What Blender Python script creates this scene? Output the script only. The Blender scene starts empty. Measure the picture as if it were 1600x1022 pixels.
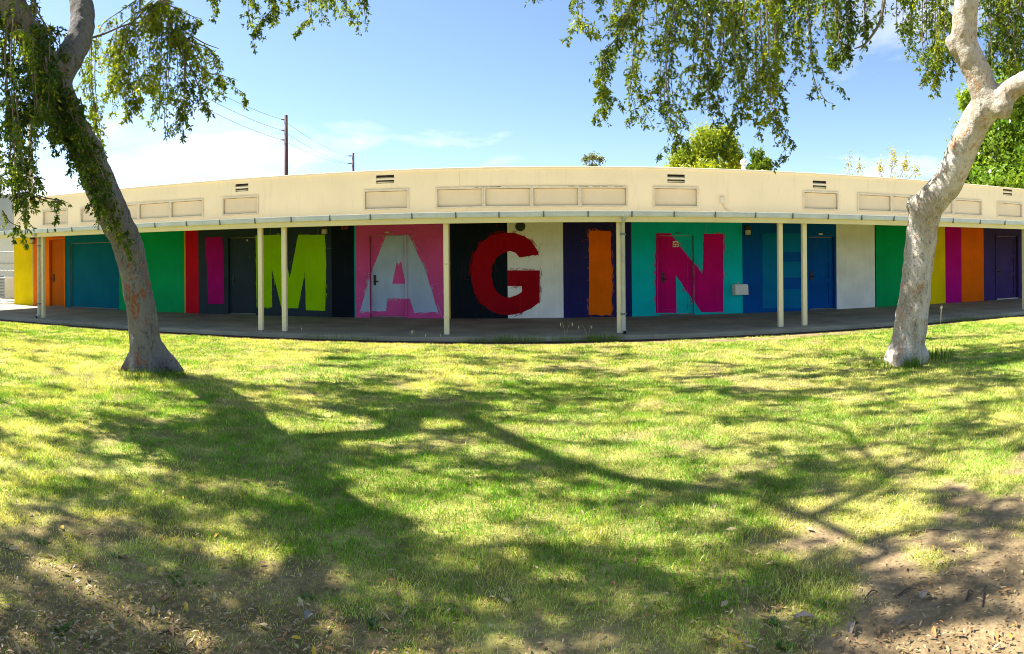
import bpy, bmesh, math, random
import numpy as np
from mathutils import Matrix, Vector
from mathutils.geometry import tessellate_polygon

random.seed(7)
rng = np.random.default_rng(11)
sc = bpy.context.scene
COL = sc.collection
R = math.radians

# ------------------------------------------------------------------ camera (a phone panorama: cylindrical lens)
EYE, F, PX0, PY0, ROLL = 1.52, 1000.0, 830.0, 407.0, R(0.5)
cam = bpy.data.cameras.new('camera')
cam.type = 'PANO'
cam.panorama_type = 'CENTRAL_CYLINDRICAL'
cam.central_cylindrical_range_u_min = -PX0 / F
cam.central_cylindrical_range_u_max = (1600 - PX0) / F
cam.central_cylindrical_range_v_min = -(1022 - PY0) / F
cam.central_cylindrical_range_v_max = PY0 / F
cam.central_cylindrical_radius = 1.0
cam.clip_start, cam.clip_end = 0.05, 5000
cam_ob = bpy.data.objects.new('camera', cam)
COL.objects.link(cam_ob)
cam_ob.matrix_world = (Matrix.Translation((0, 0, EYE)) @ Matrix.Rotation(ROLL, 4, 'Y')
                       @ Matrix.Rotation(R(90), 4, 'X'))
sc.camera = cam_ob

# ------------------------------------------------------------------ sun, sky, exposure
SUN_EL, SUN_AZ = R(50), R(-77.5)                       # azimuth from +Y, towards +X positive
SUN_DIR = Vector((math.sin(SUN_AZ) * math.cos(SUN_EL), math.cos(SUN_AZ) * math.cos(SUN_EL), math.sin(SUN_EL)))
sun = bpy.data.lights.new('sun', 'SUN')
sun.energy, sun.angle, sun.color = 5.0, R(0.5), (1.0, 0.95, 0.86)
sun_ob = bpy.data.objects.new('sun', sun)
COL.objects.link(sun_ob)
sun_ob.rotation_euler = (-SUN_DIR).to_track_quat('-Z', 'Y').to_euler()
sun_ob.location = SUN_DIR * 60
S_OFF = Vector((-SUN_DIR.x / SUN_DIR.z, -SUN_DIR.y / SUN_DIR.z))   # shadow shift per metre of height

world = bpy.data.worlds.new('World')
sc.world = world
world.use_nodes = True
wn, wl = world.node_tree.nodes, world.node_tree.links
wbg = wn['Background']
wbg.inputs['Strength'].default_value = 0.074
sky = wn.new('ShaderNodeTexSky')
sky.sky_type = 'NISHITA'
sky.sun_disc = False
sky.sun_elevation, sky.sun_rotation = SUN_EL, SUN_AZ
sky.altitude, sky.air_density, sky.dust_density, sky.ozone_density = 20, 0.9, 0.5, 3.0
tc = wn.new('ShaderNodeTexCoord')
sep = wn.new('ShaderNodeSeparateXYZ')
wl.new(tc.outputs['Generated'], sep.inputs[0])
zz = wn.new('ShaderNodeMath'); zz.operation = 'MAXIMUM'; zz.inputs[1].default_value = 0.0
wl.new(sep.outputs['Z'], zz.inputs[0])
za = wn.new('ShaderNodeMath'); za.operation = 'ADD'; za.inputs[1].default_value = 0.16
wl.new(zz.outputs[0], za.inputs[0])
dv = wn.new('ShaderNodeVectorMath'); dv.operation = 'DIVIDE'
cb = wn.new('ShaderNodeCombineXYZ')
for k in range(3):
    wl.new(za.outputs[0], cb.inputs[k])
wl.new(tc.outputs['Generated'], dv.inputs[0]); wl.new(cb.outputs[0], dv.inputs[1])
mpw = wn.new('ShaderNodeMapping'); mpw.inputs['Location'].default_value = (45.5, 35.5, 0.0)
wl.new(dv.outputs[0], mpw.inputs['Vector'])
cn = wn.new('ShaderNodeTexNoise'); cn.inputs['Scale'].default_value = 0.8; cn.inputs['Detail'].default_value = 9
cn.inputs['Roughness'].default_value = 0.58; cn.inputs['Distortion'].default_value = 0.35
wl.new(mpw.outputs[0], cn.inputs['Vector'])
cr = wn.new('ShaderNodeValToRGB')
cr.color_ramp.elements[0].position, cr.color_ramp.elements[1].position = 0.525, 0.73
wl.new(cn.outputs['Fac'], cr.inputs[0])
cm = wn.new('ShaderNodeMix'); cm.data_type = 'RGBA'
cm.inputs['B'].default_value = (5.9, 6.0, 6.2, 1)
cf = wn.new('ShaderNodeMath'); cf.operation = 'MULTIPLY'; cf.inputs[1].default_value = 0.9
wl.new(cr.outputs['Color'], cf.inputs[0])
wl.new(cf.outputs[0], cm.inputs['Factor'])
wl.new(sky.outputs[0], cm.inputs['A'])
wl.new(cm.outputs['Result'], wbg.inputs['Color'])

vs = sc.view_settings
vs.view_transform, vs.look, vs.exposure, vs.gamma, vs.use_curve_mapping = 'Standard', 'None', 1.75, 1.0, False
sc.cycles.use_denoising = True
sc.cycles.filter_width = 1.0
sc.cycles.max_bounces = 7
sc.cycles.diffuse_bounces = 4
sc.cycles.glossy_bounces = 2
sc.cycles.transmission_bounces = 4
sc.cycles.caustics_reflective = sc.cycles.caustics_refractive = False
sc.cycles.sample_clamp_indirect = 8


# ------------------------------------------------------------------ geometry helpers
def ray(px, py):
    th, v = (px - PX0) / F, (PY0 - py) / F
    x, y, z = math.sin(th), math.cos(th), v
    return Vector((x * math.cos(ROLL) + z * math.sin(ROLL), y, -x * math.sin(ROLL) + z * math.cos(ROLL)))


def P(px, py, r):                                       # a point r metres away (horizontally)
    d = ray(px, py)
    return Vector((0, 0, EYE)) + d * (r / math.hypot(d.x, d.y))


def W(px, py, Y):                                       # a point in the plane y = Y
    d = ray(px, py)
    return Vector((0, 0, EYE)) + d * (Y / d.y)


def G(px, py, z=0.0):                                   # a point on the lawn
    d = ray(px, py)
    return Vector((0, 0, EYE)) + d * ((z - EYE) / d.z)


def link(name, me, mat=None, parent=None):
    o = bpy.data.objects.new(name, me)
    if mat is not None and me is not None and not me.materials:
        me.materials.append(mat)
    COL.objects.link(o)
    if parent is not None:
        o.parent = parent
    return o


def tag(o, label=None, cat=None, group=None, kind=None):
    if label: o['label'] = label
    if cat: o['category'] = cat
    if group: o['group'] = group
    if kind: o['kind'] = kind
    return o


def empty(name, loc, label, cat, group=None):
    o = bpy.data.objects.new(name, None)
    o.empty_display_size = 0.2
    o.location = loc
    COL.objects.link(o)
    return tag(o, label, cat, group)


class MB:                                               # collects simple shapes for ONE mesh
    def __init__(self, origin=(0, 0, 0)):
        self.v, self.f, self.o = [], [], Vector(origin)

    def box(self, a, b):
        x0, y0, z0 = [min(p, q) for p, q in zip(a, b)]
        x1, y1, z1 = [max(p, q) for p, q in zip(a, b)]
        n = len(self.v)
        self.v += [(x0, y0, z0), (x1, y0, z0), (x1, y1, z0), (x0, y1, z0),
                   (x0, y0, z1), (x1, y0, z1), (x1, y1, z1), (x0, y1, z1)]
        self.f += [tuple(n + i for i in q) for q in
                   ((0, 3, 2, 1), (4, 5, 6, 7), (0, 1, 5, 4), (1, 2, 6, 5), (2, 3, 7, 6), (3, 0, 4, 7))]
        return self

    def tube(self, pts, rad, seg=10, cap=True):
        pts = [Vector(p) for p in pts]
        if not hasattr(rad, '__len__'):
            rad = [rad] * len(pts)
        n0 = len(self.v)
        up = Vector((0.13, 0.97, 0.21)).normalized()
        for i, p in enumerate(pts):
            t = (pts[min(i + 1, len(pts) - 1)] - pts[max(i - 1, 0)]).normalized()
            a = t.cross(up)
            if a.length < 1e-3: a = t.cross(Vector((1, 0, 0)))
            a.normalize(); b = t.cross(a)
            for k in range(seg):
                w = 2 * math.pi * k / seg
                self.v.append(tuple(p + (a * math.cos(w) + b * math.sin(w)) * rad[i]))
        for i in range(len(pts) - 1):
            for k in range(seg):
                k2 = (k + 1) % seg
                self.f.append((n0 + i * seg + k, n0 + i * seg + k2, n0 + (i + 1) * seg + k2, n0 + (i + 1) * seg + k))
        if cap:
            self.f.append(tuple(n0 + k for k in range(seg))[::-1])
            self.f.append(tuple(n0 + (len(pts) - 1) * seg + k for k in range(seg)))
        return self

    def prism(self, prof, axis, a, b):                  # profile [(u, w)] swept along an axis
        n = len(self.v); m = len(prof)
        for t in (a, b):
            for u, w in prof:
                self.v.append((t, u, w) if axis == 'x' else (u, t, w) if axis == 'y' else (u, w, t))
        for k in range(m):
            k2 = (k + 1) % m
            self.f.append((n + k, n + k2, n + m + k2, n + m + k))
        self.f.append(tuple(n + k for k in range(m))); self.f.append(tuple(n + m + k for k in range(m))[::-1])
        return self

    def build(self, name, mat, parent=None, smooth=False, bevel=0.0):
        me = bpy.data.meshes.new(name)
        o = self.o
        me.from_pydata([(x - o.x, y - o.y, z - o.z) for x, y, z in self.v], [], self.f)
        bm = bmesh.new(); bm.from_mesh(me)
        bmesh.ops.recalc_face_normals(bm, faces=bm.faces)
        if bevel:
            bmesh.ops.bevel(bm, geom=[e for e in bm.edges if e.calc_face_angle(0) > 0.6], offset=bevel, segments=1,
                            affect='EDGES', clamp_overlap=True)
        bm.to_mesh(me); bm.free()
        if smooth:
            me.polygons.foreach_set('use_smooth', [True] * len(me.polygons))
        ob = link(name, me, mat, parent)
        if parent is None:
            ob.location = o
        return ob


def fast_mesh(name, verts, quads=None, tris=None, smooth=False):
    me = bpy.data.meshes.new(name)
    verts = np.asarray(verts, dtype=np.float32).reshape(-1, 3)
    me.vertices.add(len(verts)); me.vertices.foreach_set('co', verts.ravel())
    idx, starts, tot = [], [], 0
    for fa in (quads, tris):
        if fa is not None and len(fa):
            fa = np.asarray(fa, dtype=np.int32)
            idx.append(fa.ravel()); starts.append(tot + np.arange(len(fa), dtype=np.int32) * fa.shape[1]); tot += fa.size
    idx = np.concatenate(idx); starts = np.concatenate(starts)
    me.loops.add(len(idx)); me.loops.foreach_set('vertex_index', idx)
    me.polygons.add(len(starts)); me.polygons.foreach_set('loop_start', starts)
    me.update(calc_edges=True)
    if smooth:
        me.polygons.foreach_set('use_smooth', np.ones(len(starts), dtype=bool))
    return me


def colour_attr(me, cols, name='tint'):
    cols = np.asarray(cols, dtype=np.float32)
    if cols.shape[1] == 3:
        cols = np.concatenate([cols, np.ones((len(cols), 1), np.float32)], 1)
    a = me.color_attributes.new(name, 'FLOAT_COLOR', 'POINT')
    a.data.foreach_set('color', cols.ravel())


_lat = rng.random((256, 256)).astype(np.float32)


def vnoise(x, y):
    xi, yi = np.floor(x).astype(int), np.floor(y).astype(int)
    fx, fy = x - xi, y - yi
    fx, fy = fx * fx * (3 - 2 * fx), fy * fy * (3 - 2 * fy)
    g = lambda a, b: _lat[a % 256, b % 256]
    return ((g(xi, yi) * (1 - fx) + g(xi + 1, yi) * fx) * (1 - fy)
            + (g(xi, yi + 1) * (1 - fx) + g(xi + 1, yi + 1) * fx) * fy)


def fbm(x, y, s=1.0, o=4):
    t, a, n = 0, 0.5, 0
    for k in range(o):
        t = t + a * vnoise(x * s + 17.3 * k, y * s + 5.1 * k); n += a; a *= 0.5; s *= 2.03
    return t / n


# ------------------------------------------------------------------ materials
def new_mat(name):
    m = bpy.data.materials.new(name); m.use_nodes = True
    nt = m.node_tree
    return m, nt.nodes, nt.links, nt.nodes['Principled BSDF']


def mat(name, col, rough=0.75, var=0.12, scale=3.0, bump=0.15, bscale=60, metal=0.0, dirt=0.0, dirtcol=(0.10, 0.08, 0.06), spec=0.3, brush=0.0):
    m, n, l, b = new_mat(name)
    tcn = n.new('ShaderNodeTexCoord')
    no = n.new('ShaderNodeTexNoise'); no.inputs['Scale'].default_value = scale; no.inputs['Detail'].default_value = 6
    l.new(tcn.outputs['Object'], no.inputs['Vector'])
    rp = n.new('ShaderNodeValToRGB')
    c0 = [max(0, c * (1 - var)) for c in col]; c1 = [min(1, c * (1 + var)) for c in col]
    rp.color_ramp.elements[0].color = (*c0, 1); rp.color_ramp.elements[1].color = (*c1, 1)
    rp.color_ramp.elements[0].position, rp.color_ramp.elements[1].position = 0.3, 0.7
    l.new(no.outputs['Fac'], rp.inputs[0])
    out = rp.outputs['Color']
    if brush:                                           # roller and brush marks
        mpb = n.new('ShaderNodeMapping'); mpb.inputs['Scale'].default_value = (9, 9, 1.1)
        nb = n.new('ShaderNodeTexNoise'); nb.inputs['Scale'].default_value = 1.5; nb.inputs['Detail'].default_value = 8; nb.inputs['Roughness'].default_value = 0.7
        l.new(tcn.outputs['Object'], mpb.inputs['Vector']); l.new(mpb.outputs[0], nb.inputs['Vector'])
        rb = n.new('ShaderNodeValToRGB'); rb.color_ramp.elements[0].position, rb.color_ramp.elements[1].position = 0.32, 0.68
        rb.color_ramp.elements[0].color = (1 - brush,) * 3 + (1,); rb.color_ramp.elements[1].color = (1 + brush,) * 3 + (1,)
        l.new(nb.outputs['Fac'], rb.inputs[0])
        mb_ = n.new('ShaderNodeMix'); mb_.data_type = 'RGBA'; mb_.blend_type = 'MULTIPLY'; mb_.inputs['Factor'].default_value = 1
        l.new(out, mb_.inputs['A']); l.new(rb.outputs['Color'], mb_.inputs['B'])
        out = mb_.outputs['Result']
    if dirt:
        n2 = n.new('ShaderNodeTexNoise'); n2.inputs['Scale'].default_value = scale * 2.7; n2.inputs['Detail'].default_value = 8
        n2.inputs['Roughness'].default_value = 0.7
        mp = n.new('ShaderNodeMapping'); mp.inputs['Scale'].default_value = (2.2, 2.2, 0.3)
        l.new(tcn.outputs['Object'], mp.inputs['Vector']); l.new(mp.outputs[0], n2.inputs['Vector'])
        r2 = n.new('ShaderNodeValToRGB'); r2.color_ramp.elements[0].position = 0.55; r2.color_ramp.elements[1].position = 0.78
        l.new(n2.outputs['Fac'], r2.inputs[0])
        mm = n.new('ShaderNodeMath'); mm.operation = 'MULTIPLY'; mm.inputs[1].default_value = dirt
        l.new(r2.outputs['Color'], mm.inputs[0])
        mx = n.new('ShaderNodeMix'); mx.data_type = 'RGBA'; mx.inputs['B'].default_value = (*dirtcol, 1)
        l.new(mm.outputs[0], mx.inputs['Factor']); l.new(out, mx.inputs['A'])
        out = mx.outputs['Result']
    l.new(out, b.inputs['Base Color'])
    b.inputs['Roughness'].default_value = rough
    b.inputs['Metallic'].default_value = metal
    b.inputs['Specular IOR Level'].default_value = spec
    if bump:
        n3 = n.new('ShaderNodeTexNoise'); n3.inputs['Scale'].default_value = bscale; n3.inputs['Detail'].default_value = 4
        l.new(tcn.outputs['Object'], n3.inputs['Vector'])
        bp = n.new('ShaderNodeBump'); bp.inputs['Strength'].default_value = bump; bp.inputs['Distance'].default_value = 0.01
        l.new(n3.outputs['Fac'], bp.inputs['Height']); l.new(bp.outputs[0], b.inputs['Normal'])
    return m


def leaf_mat(name, trans=0.4, gloss=0.06, gain=(1, 1, 1)):
    m, n, l, b = new_mat(name)
    n.remove(b)
    at = n.new('ShaderNodeAttribute'); at.attribute_name = 'tint'
    d = n.new('ShaderNodeBsdfDiffuse'); t = n.new('ShaderNodeBsdfTranslucent'); g = n.new('ShaderNodeBsdfGlossy')
    g.inputs['Roughness'].default_value = 0.35
    tm = n.new('ShaderNodeMix'); tm.data_type = 'RGBA'; tm.blend_type = 'MULTIPLY'; tm.inputs['Factor'].default_value = 1
    tm.inputs['B'].default_value = (*gain, 1)
    l.new(at.outputs['Color'], tm.inputs['A'])
    l.new(at.outputs['Color'], d.inputs['Color']); l.new(tm.outputs['Result'], t.inputs['Color'])
    a = n.new('ShaderNodeMixShader'); a.inputs[0].default_value = trans
    l.new(d.outputs[0], a.inputs[1]); l.new(t.outputs[0], a.inputs[2])
    c = n.new('ShaderNodeMixShader'); c.inputs[0].default_value = gloss
    l.new(a.outputs[0], c.inputs[1]); l.new(g.outputs[0], c.inputs[2])
    l.new(c.outputs[0], n['Material Output'].inputs['Surface'])
    return m


def attr_mat(name, rough=0.9, bump=0.4, bscale=40, var=0.35, vscale=25):
    m, n, l, b = new_mat(name)
    at = n.new('ShaderNodeAttribute'); at.attribute_name = 'tint'
    tcn = n.new('ShaderNodeTexCoord')
    no = n.new('ShaderNodeTexNoise'); no.inputs['Scale'].default_value = vscale; no.inputs['Detail'].default_value = 8
    no.inputs['Roughness'].default_value = 0.7
    l.new(tcn.outputs['Object'], no.inputs['Vector'])
    rp = n.new('ShaderNodeValToRGB')
    rp.color_ramp.elements[0].position, rp.color_ramp.elements[1].position = 0.35, 0.65
    rp.color_ramp.elements[0].color = (1 - var,) * 3 + (1,); rp.color_ramp.elements[1].color = (1, 1, 1, 1)
    l.new(no.outputs['Fac'], rp.inputs[0])
    mx = n.new('ShaderNodeMix'); mx.data_type = 'RGBA'; mx.blend_type = 'MULTIPLY'; mx.inputs['Factor'].default_value = 1
    l.new(at.outputs['Color'], mx.inputs['A']); l.new(rp.outputs['Color'], mx.inputs['B'])
    l.new(mx.outputs['Result'], b.inputs['Base Color'])
    b.inputs['Roughness'].default_value = rough
    b.inputs['Specular IOR Level'].default_value = 0.15
    n3 = n.new('ShaderNodeTexNoise'); n3.inputs['Scale'].default_value = bscale; n3.inputs['Detail'].default_value = 6
    l.new(tcn.outputs['Object'], n3.inputs['Vector'])
    bp = n.new('ShaderNodeBump'); bp.inputs['Strength'].default_value = bump; bp.inputs['Distance'].default_value = 0.02
    l.new(n3.outputs['Fac'], bp.inputs['Height']); l.new(bp.outputs[0], b.inputs['Normal'])
    return m


def bark_mat(name, base, light, dark, orange, o_lo=0.60, d_amt=0.6, l_amt=0.7, o_amt=0.9, zone=None):
    m, n, l, b = new_mat(name)
    tcn = n.new('ShaderNodeTexCoord')
    cur = None

    def layer(col, sc_, stretch, lo, hi, amt, rough=0.6, dist=0.6, zn=None):
        nonlocal cur
        mp = n.new('ShaderNodeMapping'); mp.inputs['Scale'].default_value = (1, 1, stretch)
        l.new(tcn.outputs['Object'], mp.inputs['Vector'])
        no = n.new('ShaderNodeTexNoise'); no.inputs['Scale'].default_value = sc_; no.inputs['Detail'].default_value = 7
        no.inputs['Roughness'].default_value = rough; no.inputs['Distortion'].default_value = dist
        l.new(mp.outputs[0], no.inputs['Vector'])
        rp = n.new('ShaderNodeValToRGB'); rp.color_ramp.elements[0].position = lo; rp.color_ramp.elements[1].position = hi
        l.new(no.outputs['Fac'], rp.inputs[0])
        if zn:                                          # bark has flaked off most in one stretch of the trunk
            sp = n.new('ShaderNodeSeparateXYZ'); l.new(tcn.outputs['Object'], sp.inputs[0])
            a1 = n.new('ShaderNodeMath'); a1.operation = 'SUBTRACT'; a1.inputs[1].default_value = zn[0]; l.new(sp.outputs['Z'], a1.inputs[0])
            a2 = n.new('ShaderNodeMath'); a2.operation = 'ABSOLUTE'; l.new(a1.outputs[0], a2.inputs[0])
            a3 = n.new('ShaderNodeMapRange'); a3.inputs['From Min'].default_value = 0; a3.inputs['From Max'].default_value = zn[1]
            a3.inputs['To Min'].default_value = zn[2]; a3.inputs['To Max'].default_value = 0; l.new(a2.outputs[0], a3.inputs['Value'])
            a4 = n.new('ShaderNodeMath'); a4.operation = 'ADD'; l.new(no.outputs['Fac'], a4.inputs[0]); l.new(a3.outputs[0], a4.inputs[1])
            l.new(a4.outputs[0], rp.inputs[0])
        mm = n.new('ShaderNodeMath'); mm.operation = 'MULTIPLY'; mm.inputs[1].default_value = amt
        l.new(rp.outputs['Color'], mm.inputs[0])
        mx = n.new('ShaderNodeMix'); mx.data_type = 'RGBA'; mx.inputs['B'].default_value = (*col, 1)
        l.new(mm.outputs[0], mx.inputs['Factor'])
        if cur is None: mx.inputs['A'].default_value = (*base, 1)
        else: l.new(cur, mx.inputs['A'])
        cur = mx.outputs['Result']
        return no
    layer(light, 3.0, 0.4, 0.42, 0.6, l_amt)
    nb = layer(dark, 14, 0.45, 0.52, 0.66, d_amt, 0.75, 1.0)
    layer(orange, 7.0, 0.5, o_lo, o_lo + 0.03, o_amt, 0.68, 0.9, zone)
    layer(light, 34, 0.5, 0.54, 0.60, 0.6, 0.7, 0.5)
    layer(dark, 48, 0.5, 0.56, 0.66, 0.6 * d_amt, 0.75, 0.6)
    l.new(cur, b.inputs['Base Color'])
    b.inputs['Roughness'].default_value = 0.9; b.inputs['Specular IOR Level'].default_value = 0.1
    n3 = n.new('ShaderNodeTexNoise'); n3.inputs['Scale'].default_value = 22; n3.inputs['Detail'].default_value = 8
    n3.inputs['Roughness'].default_value = 0.65
    l.new(tcn.outputs['Object'], n3.inputs['Vector'])
    bp = n.new('ShaderNodeBump'); bp.inputs['Strength'].default_value = 0.9; bp.inputs['Distance'].default_value = 0.03
    l.new(n3.outputs['Fac'], bp.inputs['Height']); l.new(bp.outputs[0], b.inputs['Normal'])
    return m


PAINT = {
    'yellow': (0.82, 0.60, 0.0), 'orange': (0.78, 0.17, 0.004), 'door_orange': (0.50, 0.11, 0.004), 'teal': (0.0, 0.14, 0.21),
    'green': (0.0, 0.36, 0.11), 'red': (0.58, 0.006, 0.02), 'slate': (0.030, 0.048, 0.060), 'magenta': (0.40, 0.003, 0.16),
    'lime': (0.32, 0.62, 0.0), 'black': (0.006, 0.011, 0.018), 'pink': (0.68, 0.09, 0.33), 'paleblue': (0.43, 0.54, 0.74),
    'crimson': (0.34, 0.002, 0.009), 'white': (0.90, 0.89, 0.87), 'navy': (0.022, 0.020, 0.115), 'turquoise': (0.0, 0.52, 0.56),
    'blue': (0.0, 0.085, 0.36), 'midblue': (0.0, 0.17, 0.38), 'purple': (0.055, 0.036, 0.16), 'mag2': (0.52, 0.002, 0.23),
    'orange2': (0.86, 0.15, 0.0), 'purpledark': (0.06, 0.036, 0.15), 'rose': (0.62, 0.002, 0.17), 'cyanline': (0.0, 0.36, 0.36),
    'goldline': (0.65, 0.36, 0.01), 'greyline': (0.40, 0.38, 0.33), 'limeline': (0.45, 0.40, 0.02),
}
M = {k: mat('paint_' + k, v, 0.75, 0.10, 1.6, 0.3, 55, spec=0.08, brush=0.05, dirt=0.10, dirtcol=(0.22, 0.19, 0.15)) for k, v in PAINT.items()}
M['cream'] = mat('cream_stucco', (0.84, 0.70, 0.425), 0.85, 0.05, 0.9, 0.2, 90, dirt=0.32, dirtcol=(0.45, 0.34, 0.20))
M['cream_trim'] = mat('cream_trim', (0.80, 0.70, 0.46), 0.7, 0.06, 2, 0.12, 50, dirt=0.15, dirtcol=(0.35, 0.27, 0.17))
M['cream_panel'] = mat('cream_panel', (0.70, 0.58, 0.36), 0.7, 0.05, 1.5, 0.1, 50, dirt=0.12, dirtcol=(0.40, 0.30, 0.18))
M['frame'] = mat('window_frame_grey', (0.67, 0.58, 0.39), 0.7, 0.10, 5, 0.1, 60, dirt=0.3, dirtcol=(0.26, 0.20, 0.13))
M['soffit'] = mat('soffit_boards', (0.40, 0.32, 0.15), 0.85, 0.15, 2, 0.2, 30)
M['peel'] = mat('peeled_paint', (0.12, 0.085, 0.06), 0.9, 0.3, 20, 0.2)
M['gutter'] = mat('gutter_metal', (0.62, 0.66, 0.78), 0.5, 0.10, 3, 0.1, 30, dirt=0.3, dirtcol=(0.28, 0.25, 0.2))
M['strap'] = mat('strap_metal', (0.16, 0.17, 0.18), 0.6, 0.2, 6, 0.1)
M['pipe'] = mat('downspout_metal', (0.46, 0.47, 0.44), 0.55, 0.14, 4, 0.12, 40, dirt=0.35, dirtcol=(0.25, 0.22, 0.17))
M['concrete'] = mat('walkway_concrete', (0.28, 0.26, 0.205), 0.9, 0.25, 1.3, 0.3, 60, dirt=0.45, dirtcol=(0.10, 0.085, 0.07))
M['dark'] = mat('dark_metal', (0.02, 0.02, 0.022), 0.45, 0.2, 5, 0.05)
M['black_gap'] = mat('vent_dark', (0.05, 0.04, 0.03), 0.9, 0.2, 5, 0)
M['lens'] = mat('lamp_lens', (0.62, 0.58, 0.48), 0.3, 0.08, 8, 0.05)
M['whitemetal'] = mat('white_metal', (0.78, 0.77, 0.74), 0.5, 0.05, 5, 0.05, dirt=0.15, dirtcol=(0.45, 0.38, 0.28))
M['sign_white'] = mat('sign_white', (0.80, 0.78, 0.74), 0.5, 0.03, 5, 0)
M['sign_red'] = mat('sign_red', (0.55, 0.02, 0.02), 0.5, 0.03, 5, 0)
M['roof'] = mat('roof_gravel', (0.42, 0.39, 0.34), 0.95, 0.2, 2, 0.3, 80)
M['pole'] = mat('pole_wood', (0.11, 0.05, 0.045), 0.85, 0.25, 2, 0.3, 30)
M['pole_light'] = mat('pole_wood_pale', (0.42, 0.33, 0.22), 0.85, 0.2, 2, 0.3, 30)
M['wire'] = mat('wire_black', (0.05, 0.05, 0.06), 0.6, 0.1, 2, 0)
M['outwall'] = mat('outbuilding_white', (0.62, 0.60, 0.56), 0.85, 0.06, 0.8, 0.2, 60, dirt=0.15, dirtcol=(0.35, 0.3, 0.24))
M['outroof'] = mat('outbuilding_grey', (0.34, 0.36, 0.38), 0.8, 0.1, 1, 0.2, 40)
M['acgrey'] = mat('ac_grey', (0.38, 0.38, 0.37), 0.6, 0.08, 3, 0.1)
M['twig'] = mat('twig_wood', (0.10, 0.068, 0.045), 0.9, 0.3, 12, 0.3, 50)
M['branch'] = mat('branch_bark', (0.17, 0.13, 0.10), 0.9, 0.3, 8, 0.4, 40)
M['deadbark'] = mat('shed_bark', (0.42, 0.36, 0.30), 0.9, 0.25, 12, 0.4, 50)
M['bark_grey'] = bark_mat('bark_grey', (0.135, 0.125, 0.122), (0.215, 0.205, 0.20), (0.03, 0.026, 0.024), (0.24, 0.075, 0.032), 0.62, 0.9, 0.6, 0.85, (1.15, .75, .11))
M['bark_pale'] = bark_mat('bark_pale', (0.36, 0.30, 0.235), (0.56, 0.51, 0.455), (0.105, 0.088, 0.07), (0.42, 0.22, 0.105), 0.585, 0.9, 0.85, 0.75)
M['leaf'] = leaf_mat('elm_leaf', 0.5, 0.02, (1.7, 1.5, 0.5))
M['leaf_far'] = leaf_mat('far_leaf', 0.5, 0.02, (1.4, 1.25, 0.6))
M['grass'] = leaf_mat('grass_blade', 0.4, 0.02, (1.3, 1.2, 0.6))
M['litter'] = leaf_mat('dry_leaf', 0.15, 0.05)
M['ground'] = attr_mat('lawn_soil', 0.95, 0.5, 45, 0.45, 30)

# ------------------------------------------------------------------ ground: one sheet to the horizon
YW, YP, YG = 16.0, 12.4, 12.1                           # wall face, posts, gutter front
SLAB_Z, SLAB_Y = 0.08, 12.0


def to_px(x, y):                                        # where a lawn point would show (used only to lay out worn patches)
    r = np.hypot(x, y)
    return PX0 + F * np.arctan2(x, y), PY0 + F * (EYE / np.maximum(r, .3)) - F * np.sin(np.arctan2(x, y)) * math.sin(ROLL)


_worn = [G(1600, 720), G(1450, 790), G(1330, 850), G(1230, 905), G(1160, 960), G(1090, 1022)]


def worn_amount(x, y):
    """0 = full lawn, 1 = bare earth"""
    n = fbm(x, y, 0.9, 4); n2 = fbm(x + 40, y + 9, 3.2, 3)
    px, py = to_px(x, y)
    edge = np.interp(px, [300, 900, 1090, 1160, 1230, 1330, 1450, 1600, 2100], [1250, 1190, 1090, 1025, 955, 895, 830, 760, 560])
    n4 = fbm(x + 71, y + 5, 8.0, 3)
    a = np.clip((py - edge) / 170 + (n - 0.5) * 1.5 + (n2 - .5) * 1.5 + (n4 - .5) * 1.1 + 0.42, 0, 1)
    edge2 = np.interp(px, [-600, 0, 250, 480, 620, 900, 1100], [700, 860, 890, 950, 1040, 1050, 1060])
    b = np.clip((py - edge2) / 160 + (n - 0.5) * 1.4 + (n2 - .5) * 1.9 + (n4 - .5) * 1.2 + 0.48, 0, 0.66)
    c = np.clip((n2 - 0.55) * 2.2 + (n - 0.5) * 1.2, 0, 0.5)
    s = np.clip(1 - np.abs(y - 11.72) / 0.34 + (n2 - 0.5) * 1.2, 0, 0.9) * (y > 11)
    s = np.maximum(s, np.where((y > 11.70 + .1 * (n2 - .5)) & (y < 12.05), .97, 0))
    s2 = np.clip(np.clip(1 - np.abs(y - 11.35) / .4, 0, 1) * np.clip((x - 1.0) / 2, 0, 1) * np.clip((8 - x) / 2, 0, 1) + (n2 - .6), 0, .85) * (y > 10.7)
    return np.maximum.reduce([a, b, c, s, s2])


def ground_z(x, y):
    near = np.clip((20 - np.hypot(x, y)) / 8, 0, 1) * np.clip((11.9 - y) / 0.6, 0, 1)
    return near * ((fbm(x, y, 0.5, 3) - 0.5) * 0.05 + (fbm(x, y, 4, 2) - 0.5) * 0.016)


def axis(fine0, fine1, step, far):
    a = list(np.arange(fine0, fine1 + step / 2, step)); d = step
    hi, lo = a[-1], a[0]
    while hi < far:
        d *= 1.5; hi += d; lo -= d; a.append(hi); a.insert(0, lo)
    return np.array(a)


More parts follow.
